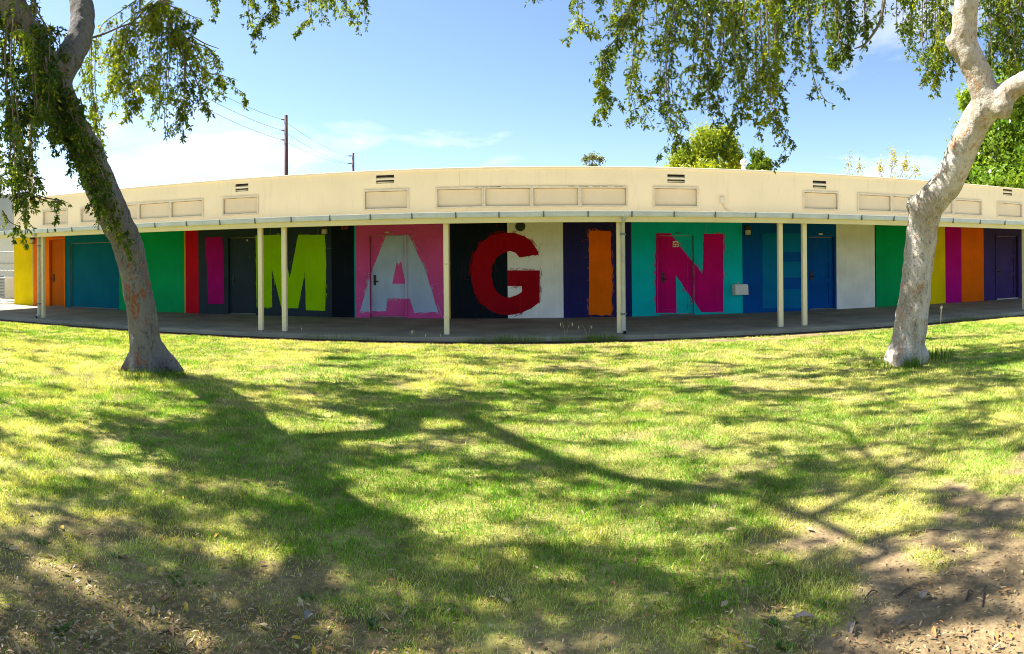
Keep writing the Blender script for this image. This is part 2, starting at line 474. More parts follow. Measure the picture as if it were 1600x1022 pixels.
gx, gy = axis(-12, 12, 0.06, 900), axis(0.6, 12.6, 0.06, 900)
XX, YY = np.meshgrid(gx, gy)
ZZ = ground_z(XX, YY)
nx, ny = len(gx), len(gy)
ii = np.arange(nx * ny).reshape(ny, nx)
quads = np.stack([ii[:-1, :-1], ii[:-1, 1:], ii[1:, 1:], ii[1:, :-1]], -1).reshape(-1, 4)
gme = fast_mesh('lawn_ground', np.stack([XX, YY, ZZ], -1).reshape(-1, 3), quads, smooth=True)
wn_ = worn_amount(XX, YY).reshape(-1, 1)
nz = fbm(XX, YY, 6, 4).reshape(-1, 1); nz2 = fbm(XX + 9, YY, 1.3, 3).reshape(-1, 1)
thatch = np.array([[0.33, 0.31, 0.085]]) * (0.2 + 1.45 * nz) * (0.85 + .3 * nz2)
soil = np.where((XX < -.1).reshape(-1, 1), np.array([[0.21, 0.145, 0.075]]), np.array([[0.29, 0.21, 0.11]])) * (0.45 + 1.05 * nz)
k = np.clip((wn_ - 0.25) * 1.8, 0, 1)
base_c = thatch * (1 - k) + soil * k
shaded_strip = ((YY > 11.72 + .14 * (fbm(XX, YY, 3, 2) - .5)) & (YY < 12.2)).reshape(-1, 1)          # brown soil strip along the slab, its shade put into the colour
colour_attr(gme, np.where(shaded_strip, np.array([[.085, .05, .032]]) * (.6 + .9 * nz), base_c))
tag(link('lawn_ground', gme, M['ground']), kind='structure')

# concrete walkway under the canopy
XL, XR = W(22, 400, YW).x, 19.0
mb = MB()
j = [XL - 0.8] + [x for x in np.arange(-14.5, 19, 2.4)] + [XR + 0.6]
slab = MB().box((XL - 3.5, SLAB_Y + 0.012, -0.2), (XR + 0.6, YW + 0.3, SLAB_Z - 0.006)).build('walkway', M['concrete'])
tag(slab, kind='structure')
for a, b in zip(j[:-1], j[1:]):
    MB().box((a + 0.006, SLAB_Y, -0.1), (b - 0.006, YW + 0.06, SLAB_Z + random.uniform(-.003, .003))).build('concrete_panel', M['concrete'], slab, bevel=0.008)
MB().box((XL - 3.4, SLAB_Y, -0.1), (XL - 0.812, YW + 6, SLAB_Z)).build('concrete_panel', M['concrete'], slab, bevel=0.008)


# ------------------------------------------------------------------ painted sheets: cut where doors step back
def sheet(polys, depths, y0, origin=Vector((0, 0, 0))):
    """polys = [outer, hole, ...] in (x, z); depths = [(x0, x1, z0, z1, dy or None)], later ones win."""
    loops = [[Vector((x, z, 0)) for x, z in p] for p in polys]
    flat = [v for p in loops for v in p]
    bm = bmesh.new()
    vs_ = [bm.verts.new((v.x, 0, v.y)) for v in flat]
    for t in tessellate_polygon(loops):
        try: bm.faces.new([vs_[i] for i in t])
        except ValueError: pass
    xs = [v.x for v in flat]; zs = [v.y for v in flat]
    for x0, x1, z0, z1, dy in depths:
        if x1 < min(xs) or x0 > max(xs) or z1 < min(zs) or z0 > max(zs): continue
        for co, no in (((x0, 0, 0), (1, 0, 0)), ((x1, 0, 0), (1, 0, 0)), ((0, 0, z0), (0, 0, 1)), ((0, 0, z1), (0, 0, 1))):
            bmesh.ops.bisect_plane(bm, geom=bm.verts[:] + bm.edges[:] + bm.faces[:], plane_co=co, plane_no=no, dist=1e-6)
    V, Fc = [], []
    for f in bm.faces:
        c = f.calc_center_median(); d = 0.0
        for x0, x1, z0, z1, dy in depths:
            if x0 < c.x < x1 and z0 < c.z < z1: d = dy
        if d is None: continue
        n = len(V)
        V += [(v.co.x - origin.x, y0 + d - origin.y, v.co.z - origin.z) for v in f.verts]
        Fc.append(tuple(range(n, len(V))))
    bm.free()
    me = bpy.data.meshes.new('sheet'); me.from_pydata(V, [], Fc)
    bm = bmesh.new(); bm.from_mesh(me)
    for f in bm.faces:
        f.normal_update()
        if f.normal.y > 0: f.normal_flip()
    bm.to_mesh(me); bm.free()
    return me


def rectp(x0, x1, z0, z1):
    return [(x0, z0), (x1, z0), (x1, z1), (x0, z1)]


WALL_TOP = W(830, 260, YW).z
WALL_BOT = SLAB_Z
MUR_TOP = 2.62
build = empty('school_building', (0, YW, 0), 'long single storey school building with cream upper wall and painted mural', 'building')
bo = Vector((0, YW, 0))


def bpart(mb, name, m, parent=build, **kw):
    mb.o = bo if parent is build else mb.o
    o = mb.build(name, m, parent, **kw)
    return o


def part_mesh(name, me, m, parent):
    return link(name, me, m, parent)


def XZ(px, py):
    p = W(px, py, YW); return (p.x, p.z)


def XP(px): return W(px, 420, YW).x


# main shell behind the painted face
shell = MB(bo).box((XL + 0.02, YW + 0.13, 0.0), (XR, YW + 9, WALL_TOP - 0.06)).build('wall', M['cream'], build)
MB(bo).box((XL - .02, YW - 0.035, WALL_TOP - 0.055), (XR + .02, YW + 0.30, WALL_TOP)).build('parapet_cap', M['cream_trim'], build, bevel=.008)
MB(bo).box((XL + 0.3, YW + 0.30, WALL_TOP - 0.05), (XR - 0.05, YW + 8.9, WALL_TOP - 0.02)).build('roof', M['roof'], build)
MB(bo).box((XL, YW + 0.004, 0.0), (XL + 0.10, YW + 0.14, WALL_TOP - 0.06)).build('end_post', M['cream'], build)

# clerestory windows and vents: openings in the cream face
wins, vents, cuts = [], [], []
Z = lambda px, py: W(px, py, YW).z
zw0, zw1 = Z(830, 324), Z(830, 291)
groups = [[67, 106], list(np.interp(range(5), [0, 1, 2, 3, 4], [126, 170, 217, 267, 319])), [348, 405], [569, 640],
          [682, 757, 832, 907, 982], [1021, 1092], [1255, 1311], [1340, 1394, 1443, 1490, 1535], [1558, 1598], [1660, 1700, 1738, 1774, 1806]]
for g in groups:
    for a, b in zip(g[:-1], g[1:]):
        wins.append((XP(a), XP(b)))
for a, b, py in ((589, 617, 280), (1044, 1071, 279), (369, 389, 293), (1271, 1292, 288.5), (1568, 1582, 300.5), (80, 94, 318)):
    z = Z((a + b) / 2, py); vents.append((XP(a), XP(b), z - 0.105, z + 0.105))
for x0, x1 in wins: cuts.append((x0 + .02, x1 - .02, zw0 + .02, zw1 - .02, None))
for x0, x1, z0, z1 in vents: cuts.append((x0, x1, z0, z1, None))
up = part_mesh('upper_wall', sheet([rectp(XL, XR, MUR_TOP - 0.02, WALL_TOP - 0.05)], cuts, 0, Vector((0, 0, 0))), M['cream'], build)
for x0, x1 in wins:
    w = MB(bo)
    f = 0.042
    w.box((x0 + .004, YW - 0.03, zw0), (x0 + f, YW + 0.06, zw1)); w.box((x1 - f, YW - 0.03, zw0), (x1 - .004, YW + 0.06, zw1))
    w.box((x0 + f, YW - 0.03, zw0), (x1 - f, YW + 0.06, zw0 + f)); w.box((x0 + f, YW - 0.03, zw1 - f), (x1 - f, YW + 0.06, zw1))
    wo = w.build('window', M['frame'], build)
    p = MB(bo).box((x0 + f + .010, YW + 0.045, zw0 + f + .010), (x1 - f - .010, YW + 0.085, zw1 - f - .012)).build('window_panel', M['cream_panel'], wo)
    MB(bo).box((x0 + .03, YW + 0.087, zw0 + .03), (x1 - .03, YW + 0.12, zw1 - .03)).build('window_back', M['cream_panel'], wo)
for x0, x1, z0, z1 in vents:
    v = MB(bo).box((x0 - .01, YW + 0.09, z0 - .01), (x1 + .01, YW + 0.12, z1 + .01)).build('vent', M['black_gap'], build)
    zm = (z0 + z1) / 2
    MB(bo).box((x0, YW + .002, zm - .022), (x1, YW + .03, zm + .022)).build('slat', M['cream_trim'], v)
    for dz in (-.075, .03):
        MB(bo).prism([(YW + .015, zm + dz), (YW + .02, zm + dz - .012), (YW + .085, zm + dz + .02), (YW + .08, zm + dz + .032)], 'x', x0, x1).build('slat', M['cream_trim'], v)
# peeled streaks over the middle windows
pe = MB(bo)
for px, w in ((742, 6), (752, 10), (765, 14), (775, 8), (888, 10), (905, 14), (925, 12), (940, 9), (960, 14)):
    a = W(px, 290.2 + random.uniform(-.4, .4), YW)
    n = len(pe.v)
    for t in np.linspace(0, 1, 6):
        pe.v += [(a.x + w / 62 * t, YW - .0315, zw1 - .012 - random.uniform(0, .006)), (a.x + w / 62 * t, YW - .0315, zw1 - .004 + random.uniform(0, .004))]
    pe.f += [(n + 2 * i, n + 2 * i + 2, n + 2 * i + 3, n + 2 * i + 1) for i in range(5)]
tag(pe.build('peeled_paint', M['peel'], build), kind='stuff')
# fine seam in the upper stucco
MB(bo).box((XP(719) - .006, YW - .0025, zw1 + .03), (XP(719) + .006, YW + .01, WALL_TOP - .1)).build('stucco_seam', M['cream_panel'], build)

# ------------------------------------------------------------------ doors
DOORS = [  # left px, right px, top py, bottom py, paint, panels, handle side, colour of frame
    (78, 100.5, 374, 479, 'door_orange', 0, -1, 'orange'),
    (110, 183, 379, 481, 'teal', 0, 0, 'teal'),
    (357, 400, 371, 488, 'slate', 0, -1, 'slate'),
    (578, 633, 367.5, 496, 'pink', 0, -1, 'pink'),
    (1029.5, 1084, 368, 495, 'turquoise', 3, -1, 'turquoise'),
    (1263, 1303.5, 370, 486, 'blue', 3, -1, 'blue'),
    (1557, 1590.5, 369, 465, 'purpledark', 3, -1, 'purple'),
]
HOLES, SLABS = [], []
for a, b, t, bt, c, pn, hs, fc in DOORS:
    x0, x1 = XP(a), XP(b)
    z1 = W((a + b) / 2, t, YW).z; z0 = SLAB_Z + 0.035
    HOLES.append((x0, x1, WALL_BOT - .1, z1, None))
    sx0, sx1, sz1 = x0 + .017, x1 - .017, z1 - .017
    rec = 0.065
    SLABS.append((sx0, sx1, z0, sz1, rec))
    pr = []
    if pn:
        sw = 0.13; h = sz1 - z0
        for lo, hi in ((0.06, 0.36), (0.42, 0.66), (0.72, 0.955)):
            pr.append((sx0 + sw, sx1 - sw, z0 + h * lo, z0 + h * hi, rec + 0.022))
    SLABS += pr
FRAMES = [(h[0] - .05, h[1] + .05, SLAB_Z, h[3] + .05, -.0305) for i, h in enumerate(HOLES) if i != 1]
DEPTHS = FRAMES + HOLES + SLABS

STRIPES = [
    (22, 51, 'yellow'), (51, 52.2, 'greyline'), (52.2, 101, 'orange'), (101, 102.3, 'limeline'), (102.3, 186, 'teal'), (186, 288, 'green'),
    (288, 290, 'goldline'), (290, 310, 'red'), (310, 518, 'slate'), (518, 553.5, 'black'), (553.5, 556, 'cyanline'), (556, 696, 'pink'),
    (696, 703.5, 'goldline'), (703.5, 793, 'black'), (793, 880, 'white'), (880, 987, 'navy'), (987, 1160, 'turquoise'), (1160, 1307, 'blue'),
    (1307, 1367, 'white'), (1367, 1369, 'navy'), (1369, 1436, 'green'), (1436, 1477, 'yellow'), (1477, 1502.5, 'mag2'), (1502.5, 1537, 'orange2'),
    (1537, 1640, 'purple')]
mural = MB(bo).box((XL + .11, YW + 0.11, WALL_BOT - .05), (XR, YW + 0.128, MUR_TOP)).build('mural_wall', M['cream_panel'], build)
for a, b, c in STRIPES:
    x0, x1 = XP(a), XP(b) if b < 1640 else XR
    if c == 'yellow' and a < 100: x0 = XL
    part_mesh('painted_stripe', sheet([rectp(x0, x1, WALL_BOT - .03, MUR_TOP)], HOLES, 0), M[c], mural)
doors = []
for di, (a, b, t, bt, c, pn, hs, fc) in enumerate(DOORS):
    h = HOLES[di]
    mine = [s for s in SLABS if s[0] > h[0] - .001 and s[1] < h[1] + .001]
    slabd = mine[0]
    d = part_mesh('door', sheet([rectp(*slabd[:4])], mine, 0), M[c], build)
    # slab body behind its face so that edges and panel steps are closed
    MB(bo).box((slabd[0], YW + slabd[4] + .026, slabd[2]), (slabd[1], YW + .105, slabd[3])).build('door_core', M[c], d)
    e = MB(bo)
    for s in mine[1:]:
        e.box((s[0] - .012, YW + slabd[4] - .004, s[2] - .012), (s[0], YW + slabd[4] + .03, s[3] + .012))
        e.box((s[1], YW + slabd[4] - .004, s[2] - .012), (s[1] + .012, YW + slabd[4] + .03, s[3] + .012))
        e.box((s[0], YW + slabd[4] - .004, s[3]), (s[1], YW + slabd[4] + .03, s[3] + .012))
        e.box((s[0], YW + slabd[4] - .004, s[2] - .012), (s[1], YW + slabd[4] + .03, s[2]))
    if e.v: e.build('panel_moulding', M[c], d)
    fr = MB(bo)
    fw = 0.05
    if di != 1:
        fr.box((h[0] - fw, YW - .03, SLAB_Z), (h[0], YW + .10, h[3] + fw)); fr.box((h[1], YW - .03, SLAB_Z), (h[1] + fw, YW + .10, h[3] + fw))
        fr.box((h[0], YW - .03, h[3]), (h[1], YW + .10, h[3] + fw))
        fr.build('door_frame', M[fc], d)
    if hs:
        hx = slabd[0] + .10
        hz = SLAB_Z + 0.98
        hb = MB(bo).box((hx - .035, YW + slabd[4] - .016, hz - .14), (hx + .035, YW + slabd[4] + .001, hz + .12))
        hb.tube([(hx, YW + slabd[4] - .016, hz - .04), (hx, YW + slabd[4] - .07, hz - .04), (hx + .11, YW + slabd[4] - .075, hz - .045)], .013, 8)
        hb.build('handle', M['dark'], d)
    th_ = MB(bo).box((h[0], YW - .01, SLAB_Z + .001), (h[1], YW + .10, SLAB_Z + .022))
    th_.build('threshold', M['whitemetal'] if di == 6 else M['strap'], d)

# ------------------------------------------------------------------ painted letters
Zm = 4.865
Gp = [(735, 310), (690, 240), (630, 190), (560, 166), (480, 163), (380, 185), (300, 238), (250, 315), (226, 420), (225, 520), (250, 620), (300, 700), (370, 755),
      (440, 785), (510, 790), (600, 775), (680, 740), (745, 692), (745, 450), (500, 450), (500, 568), (610, 570), (612, 612), (570, 638), (520, 655), (470, 650),
      (420, 615), (392, 565), (378, 485), (385, 410), (420, 350), (470, 318), (520, 303), (560, 315), (592, 352), (738, 330)]
LET = [
    ('I', 'magenta', [[(322, 371), (347.5, 370), (349, 400), (350, 440), (350.5, 475), (325.5, 475), (323.5, 420), (321, 385)]], 0, 10),
    ('M', 'lime', [[(400.2, 368), (438, 366.8), (453, 434.7), (466, 366.8), (507.8, 366.8), (509.8, 414), (508.2, 485.6), (478, 484.6), (476.5, 424), (466, 481.7),
                    (440, 481.7), (424.6, 418), (425.2, 480.3), (402, 480.3)]], .8, 26),
    ('A', 'paleblue', [[(602.7, 368), (638.7, 367), (650, 391), (665, 422.5), (684.5, 487.2), (647.3, 488.3), (640.7, 466.7), (604.7, 466.7), (602.3, 486.6),
                        (562.6, 486.6), (582, 418.4)], [(612.4, 443.5), (633.5, 443.5), (629, 425), (626, 407), (622, 414), (619, 409)]], 1, 46),
    ('G', 'crimson', [[(690 + x / Zm, 330 + y / Zm) for x, y in Gp]], 1, 60),
    ('I', 'orange2', [[(920, 360.4), (953.9, 360.8), (954.6, 395), (955.8, 430), (955.3, 492.4), (919.7, 491.8), (920.6, 440)]], .8, 40),
    ('N', 'rose', [[(1024.2, 364.5), (1047.8, 364.5), (1098.2, 428.7), (1099.2, 365.4), (1130, 365.4), (1130.3, 430), (1130, 487.2), (1096, 487.9), (1057, 429.7),
                    (1058, 489.3), (1024.2, 489.3)]], 1, 44),
    ('E', 'midblue', [[(1191.3, 365), (1257, 365), (1257, 393.6), (1222, 393.6), (1222, 409), (1256, 409), (1256, 433.7), (1222, 433.7), (1222, 452), (1257, 452),
                       (1257, 480.7), (1191.3, 482)]], .3, 12),
]
names = {'I': 'letter I', 'M': 'letter M', 'A': 'letter A', 'G': 'letter G', 'N': 'letter N', 'E': 'letter E'}
ldesc = {'magenta': 'magenta', 'lime': 'lime green', 'paleblue': 'pale blue', 'crimson': 'dark red', 'orange2': 'orange', 'rose': 'bright pink', 'midblue': 'mid blue'}


def depth_at(x, z):
    d = 0
    for x0, x1, z0, z1, dy in DEPTHS:
        if x0 < x < x1 and z0 < z < z1: d = dy
    return d


for ch, c, polys, spl, ns in LET:
    pp = []
    for poly in polys:                                  # slightly wobbly hand-painted outline
        q = []
        n = len(poly)
        for i in range(n):
            (ax, ay), (bx, by) = poly[i], poly[(i + 1) % n]
            m_ = max(1, int(math.hypot(bx - ax, by - ay) / 5))
            for s in range(m_):
                t = s / m_
                jt = 0 if s == 0 else 0.16
                q.append(XZ(ax + (bx - ax) * t + random.gauss(0, jt), ay + (by - ay) * t + random.gauss(0, jt)))
        pp.append(q)
    lo = part_mesh('painted_letter', sheet(pp, DEPTHS, -.006), M[c], mural)
    lo['label'] = 'large %s %s painted on the wall' % (ldesc[c], names[ch])
    s_ = MB(bo)
    ring = pp[0]
    cx = sum(p[0] for p in ring) / len(ring); cz = sum(p[1] for p in ring) / len(ring)
    for q in range(int(ns * 1.0)):
        i = random.randrange(len(ring)); x, z = ring[i]
        ox, oz = x - cx, z - cz; L = math.hypot(ox, oz) + 1e-6
        ang = math.atan2(oz, ox) + random.gauss(0, .9)
        if random.random() < .5: ang = random.choice([1, -1]) * math.pi / 2 + random.gauss(0, .35)
        ln = min(.34, random.expovariate(1 / .10)) * spl + .03; w = random.uniform(.002, .006)
        dx, dz = math.cos(ang), math.sin(ang)
        if z + dz * ln < SLAB_Z + .02: continue
        x -= dx * .03; z -= dz * .03
        d = depth_at(x + dx * ln * .5, z + dz * ln * .5)
        if d is None: continue
        y = YW - .0085 - random.random() * .002 + d
        n = len(s_.v); bend = random.gauss(0, .12) * ln
        s_.v += [(x - dz * w, y, z + dx * w), (x + dz * w, y, z - dx * w), (x + dx * ln * .55 - dz * (bend - w * .6), y, z + dz * ln * .55 + dx * (bend - w * .6)),
                 (x + dx * ln * .55 - dz * (bend + w * .6), y, z + dz * ln * .55 + dx * (bend + w * .6)), (x + dx * ln, y, z + dz * ln)]
        s_.f += [(n, n + 1, n + 2, n + 3), (n + 3, n + 2, n + 4)]
    for q in range(int(ns * .55)):                      # dry-brush smears: bundles of fine parallel strokes along the edge
        i = random.randrange(len(ring)); (x, z), (x2, z2) = ring[i], ring[(i + 1) % len(ring)]
        tx_, tz_ = x2 - x, z2 - z; L = math.hypot(tx_, tz_) + 1e-6; tx_, tz_ = tx_ / L, tz_ / L
        ln = random.uniform(.12, .34) * spl; rot = random.gauss(0, .12)
        dx, dz_ = tx_ * math.cos(rot) - tz_ * math.sin(rot), tx_ * math.sin(rot) + tz_ * math.cos(rot)
        ox, oz = tz_, -tx_
        if (x + ox - cx) ** 2 + (z + oz - cz) ** 2 < (x - ox - cx) ** 2 + (z - oz - cz) ** 2: ox, oz = -ox, -oz
        for k_ in range(7):
            off = random.uniform(0, .055) * spl; w = random.uniform(.0015, .0045); l2 = ln * random.uniform(.4, 1) * (1 - off * 6); st = random.uniform(-.4, .1) * ln
            ax, az = x + ox * off + dx * st, z + oz * off + dz_ * st
            d = depth_at(ax + dx * l2 * .5, az + dz_ * l2 * .5)
            if d is None or min(az, az + dz_ * l2) < SLAB_Z + .02: continue
            y = YW - .0085 - random.random() * .002 + d; n = len(s_.v)
            s_.v += [(ax, y, az), (ax + dx * l2 * .4 + ox * w, y, az + dz_ * l2 * .4 + oz * w), (ax + dx * l2, y, az + dz_ * l2), (ax + dx * l2 * .4 - ox * w, y, az + dz_ * l2 * .4 - oz * w)]
            s_.f.append((n, n + 1, n + 2, n + 3))
    for q in range(int(ns * .7)):                       # small drips and spots
        i = random.randrange(len(ring)); x, z = ring[i]
        x += random.gauss(0, .16) * spl; z += random.gauss(0, .16) * spl; w = random.uniform(.003, .011)
        d = depth_at(x, z)
        if d is None or z < SLAB_Z + .03: continue
        y = YW - .0112 + d; n = len(s_.v)
        for a_ in range(5): s_.v.append((x + w * math.cos(a_ * 1.257), y, z + w * 1.3 * math.sin(a_ * 1.257)))
        s_.f.append(tuple(range(n, n + 5)))
    if spl: tag(s_.build('paint_splatter', M[c], mural), kind='stuff')

# ------------------------------------------------------------------ fittings on the wall


def at_wall(px, py, dy=0.0): return W(px, py, YW) + Vector((0, dy, 0))


for px, py, lab in ((508, 361, 'box wall light above the lime green letter M'), (1167, 362, 'box wall light high on the dark blue stripe'),
                    (52, 376, 'box wall light between the yellow and orange stripes')):
    p = at_wall(px, py)
    t = empty('wall_light', (p.x, YW, p.z), lab, 'wall light', 'box wall lights under the canopy')
    o = Vector((p.x, YW, p.z))
    MB(o).box((p.x - .075, YW - .10, p.z + .04), (p.x + .085, YW + .01, p.z + .15)).build('housing', M['dark'], t, bevel=.008)
    MB(o).prism([(YW - .12, p.z - .09), (YW - .012, p.z - .09), (YW - .012, p.z + .04), (YW - .10, p.z + .04)], 'x', p.x - .06, p.x + .07).build('lens', M['lens'], t, bevel=.008)
    MB(o).box((p.x - .068, YW - .125, p.z - .102), (p.x + .078, YW - .008, p.z - .088)).build('lens_rim', M['dark'], t)
# round speaker
p = at_wall(813, 354)
t = empty('wall_speaker', (p.x, YW, p.z), 'round dark grey speaker on the white stripe above the red G', 'speaker')
o = Vector((p.x, YW, p.z))
MB(o).tube([(p.x, YW + .01, p.z), (p.x, YW - .03, p.z), (p.x, YW - .05, p.z), (p.x, YW - .055, p.z)], [.125, .125, .118, .10], 28).build('housing', mat('speaker_grey', (.07, .075, .08), .6), t)
MB(o).tube([(p.x, YW - .054, p.z), (p.x, YW - .064, p.z), (p.x, YW - .068, p.z)], [.095, .088, .05], 28).build('grille', mat('speaker_grille', (.045, .05, .055), .7, .3, 80, .6, 300), t)
# white box with pipe stub
p = at_wall(1154.5, 452.5)
t = empty('wall_box', (p.x, YW, p.z), 'white metal wall box between turquoise and blue stripes', 'wall box')
o = Vector((p.x, YW, p.z))
MB(o).prism([(YW - .26, p.z - .13), (YW + .005, p.z - .15), (YW + .005, p.z + .14), (YW - .22, p.z + .13)], 'x', p.x - .185, p.x + .185).build('case', M['whitemetal'], t, bevel=.012)
MB(o).tube([(p.x - .05, YW - .10, p.z + .12), (p.x - .05, YW - .10, p.z + .19), (p.x - .04, YW - .13, p.z + .2)], .014, 8).build('spout', M['pipe'], t)
MB(o).box((p.x - .17, YW - .20, p.z + .13), (p.x + .17, YW + .005, p.z + .145)).build('top_lip', M['whitemetal'], t)
# red alarm box
p = at_wall(539, 354)
t = empty('alarm_bell_box', (p.x, YW, p.z), 'small dark red alarm box high on the black stripe', 'alarm')
o = Vector((p.x, YW, p.z))
MB(o).box((p.x - .09, YW - .07, p.z - .08), (p.x + .09, YW + .005, p.z + .10)).build('case', mat('alarm_red', (.22, .012, .018), .5), t, bevel=.01)
MB(o).tube([(p.x, YW - .068, p.z), (p.x, YW - .085, p.z)], [.05, .04], 16).build('sounder', M['dark'], t)
# junction box with conduit on the upper wall
p = at_wall(1128, 313)
t = empty('junction_box', (p.x, YW, p.z), 'small grey junction box with curved conduit on the cream wall', 'junction box')
o = Vector((p.x, YW, p.z))
MB(o).box((p.x - .055, YW - .05, p.z - .09), (p.x + .055, YW + .005, p.z + .10)).build('box', M['frame'], t, bevel=.008)
a, b = at_wall(1131, 322), at_wall(1140, 331)
MB(o).tube([(p.x, YW - .018, p.z - .08), (a.x - .03, YW - .018, a.z + .05), (a.x, YW - .018, a.z - .02), (a.x + .05, YW - .018, b.z + .07), (b.x, YW - .018, b.z + .01), (b.x + .3, YW - .018, b.z - .06)], .014, 8).build('conduit', M['cream_panel'], t)
# door sign and number plates
DN = SLABS[[i for i, s in enumerate(SLABS) if abs(s[0] - (XP(1029.5) + .017)) < .01][0]]
p = at_wall(1056.5, 381.4)
t = empty('door_sign', (p.x, YW + DN[4], p.z), 'small white sign with red print on the pink and turquoise door', 'sign')
o = Vector((p.x, YW + DN[4], p.z)); yy = YW + DN[4] - .012
MB(o).box((p.x - .075, yy, p.z - .075), (p.x + .075, YW + DN[4] + .025, p.z + .075)).build('plate', M['sign_white'], t)
s_ = MB(o).box((p.x - .03, yy - .002, p.z + .03), (p.x + .03, yy + .001, p.z + .052)).box((p.x - .06, yy - .002, p.z - .004), (p.x + .06, yy + .001, p.z + .022))
s_.box((p.x - .06, yy - .002, p.z - .055), (p.x - .012, yy + .001, p.z - .02)).box((p.x + .006, yy - .002, p.z - .055), (p.x + .055, yy + .001, p.z - .02))
s_.build('red_print', M['sign_red'], t)
for px, py, lab, c in ((604.7, 363.6, 'small pale number plate above the pink door with the letter A', 'sign_white'), (1058, 364.8, 'small dark number plate above the pink and turquoise door', 'dark'),
                       (1282, 366, 'small pale number plate above the blue panelled door', 'sign_white'), (385, 375.5, 'small white plate on the dark slate door', 'sign_white')):
    p = at_wall(px, py)
    d = depth_at(p.x, p.z) or 0
    wd = .055 if px != 385 else .02
    t = empty('number_plate', (p.x, YW + d, p.z), lab, 'plate')
    o = Vector((p.x, YW + d, p.z))
    MB(o).box((p.x - wd, YW + d - .018, p.z - .024), (p.x + wd, YW + d + .004, p.z + .024)).build('plate', M[c], t)
    if px in (604.7,):
        q = MB(o)
        for k_ in (-.035, -.005, .025): q.box((p.x + k_, YW + d - .02, p.z - .014), (p.x + k_ + .012, YW + d - .017, p.z + .014))
        q.build('digits', M['dark'], t)
# roof vent cap
p = W(1162, 252, YW + 1.6)
zb = WALL_TOP - .03
t = empty('roof_vent_cap', (p.x, YW + 1.6, zb), 'white mushroom vent cap standing on the flat roof', 'roof vent')
o = Vector((p.x, YW + 1.6, zb)); y = YW + 1.6
MB(o).tube([(p.x, y, zb - .01), (p.x, y, p.z - .06)], [.07, .055], 14).build('pipe', M['whitemetal'], t, smooth=True)
MB(o).tube([(p.x, y, p.z - .09), (p.x, y, p.z - .06), (p.x, y, p.z + .02), (p.x, y, p.z + .07)], [.09, .11, .09, .03], 16).build('cap', M['whitemetal'], t, smooth=True)

# ------------------------------------------------------------------ covered walkway canopy
CXL, CXR = XL - .1, 17.5
can = empty('walkway_canopy', (0, YP, SLAB_Z), 'flat canopy over the walkway with cream fascia, posts and metal gutter', 'canopy')
co = Vector((0, YP, SLAB_Z))
zg1, zg0, zf0 = W(830, 330.5, YG).z, W(830, 338.5, YG).z, W(830, 347.5, YG + .1).z
MB(co).prism([(YG + .12, zg1 + .0), (YW + .0, zg1 + .13), (YW + .0, zg1 + .09), (YG + .12, zg1 - .045)], 'x', CXL, CXR).build('roof_deck', M['roof'], can)
MB(co).prism([(YG + .16, zg1 - .05), (YW + .0, zg1 + .085), (YW + .0, zg1 + .05), (YG + .16, zg1 - .075)], 'x', CXL + .05, CXR).build('soffit', M['soffit'], can)
MB(co).box((CXL, YG + .10, zf0), (CXR, YG + .155, zg1 - .03)).build('fascia', M['cream_trim'], can, bevel=.006)
MB(co).box((CXL, YG + .10, zg1 + .004), (CXR, YG + .2, zg1 + .02)).build('drip_edge', M['cream_trim'], can)
MB(co).box((CXL + .05, YP - .07, zf0 + .02), (CXR, YP + .07, zg1 - .05)).build('beam', M['cream_trim'], can)
gut = MB(co).prism([(YG + .098, zg0), (YG + .012, zg0), (YG - .004, zg0 + .03), (YG - .010, zg1 - .022), (YG - .018, zg1 - .018), (YG - .018, zg1), (YG + .006, zg1),
                    (YG + .006, zg1 - .01), (YG + .02, zg0 + .012), (YG + .098, zg0 + .012)], 'x', CXL - .05, CXR).build('gutter', M['gutter'], can)
x = W(785, 335, YG).x - .83 * 20
while x < CXR:
    if x > CXL:
        MB(co).box((x - .012, YG - .0225, zg0 - .012), (x + .012, YG + .02, zg1 + .004)).build('gutter_strap', M['strap'], gut)
    x += .83 + random.uniform(-.02, .02)
posts = [67, 407.5, 444.5, 697.5, 967.5, 1219, 1256.5, 1600.5]
for px in posts:
    x = W(px, 430, YP).x
    w = .05
    q = MB(co).box((x - w, YP - w, SLAB_Z - .002), (x + w, YP + w, zf0 + .06)).build('post', M['cream_trim'], can, bevel=.008)
    MB(co).box((x - w - .015, YP - w - .015, SLAB_Z), (x + w + .015, YP + w + .015, SLAB_Z + .012)).build('base_plate', M['strap'], q)
for px in (60, 974):
    x = W(px, 430, YP - .1).x
    y = YP - .085
    d = MB(co).tube([(x, YG + .05, zg0 + .01), (x, YG + .05, zg0 - .05), (x, y, zg0 - .12), (x, y, .30), (x, y, .20), (x, y - .05, .14), (x, y - .10, .115)], .042, 12, cap=False).build('downspout', M['pipe'], can, smooth=True)
    MB(co).tube([(x, y - .095, .117), (x, y - .10, .1145)], .036, 12).build('spout_mouth', M['dark'], d)
    for zz_ in (.45, 2.0):
        MB(co).box((x - .055, y - .047, zz_), (x + .055, YP - .03, zz_ + .03)).build('strap', M['strap'], d)
# small straps round the middle cream post
x = W(697.5, 430, YP).x
for zz_ in (.42, 1.45):
    MB(co).box((x - .056, YP - .056, zz_), (x + .056, YP + .056, zz_ + .025)).build('post_band', M['cream_panel'], can)

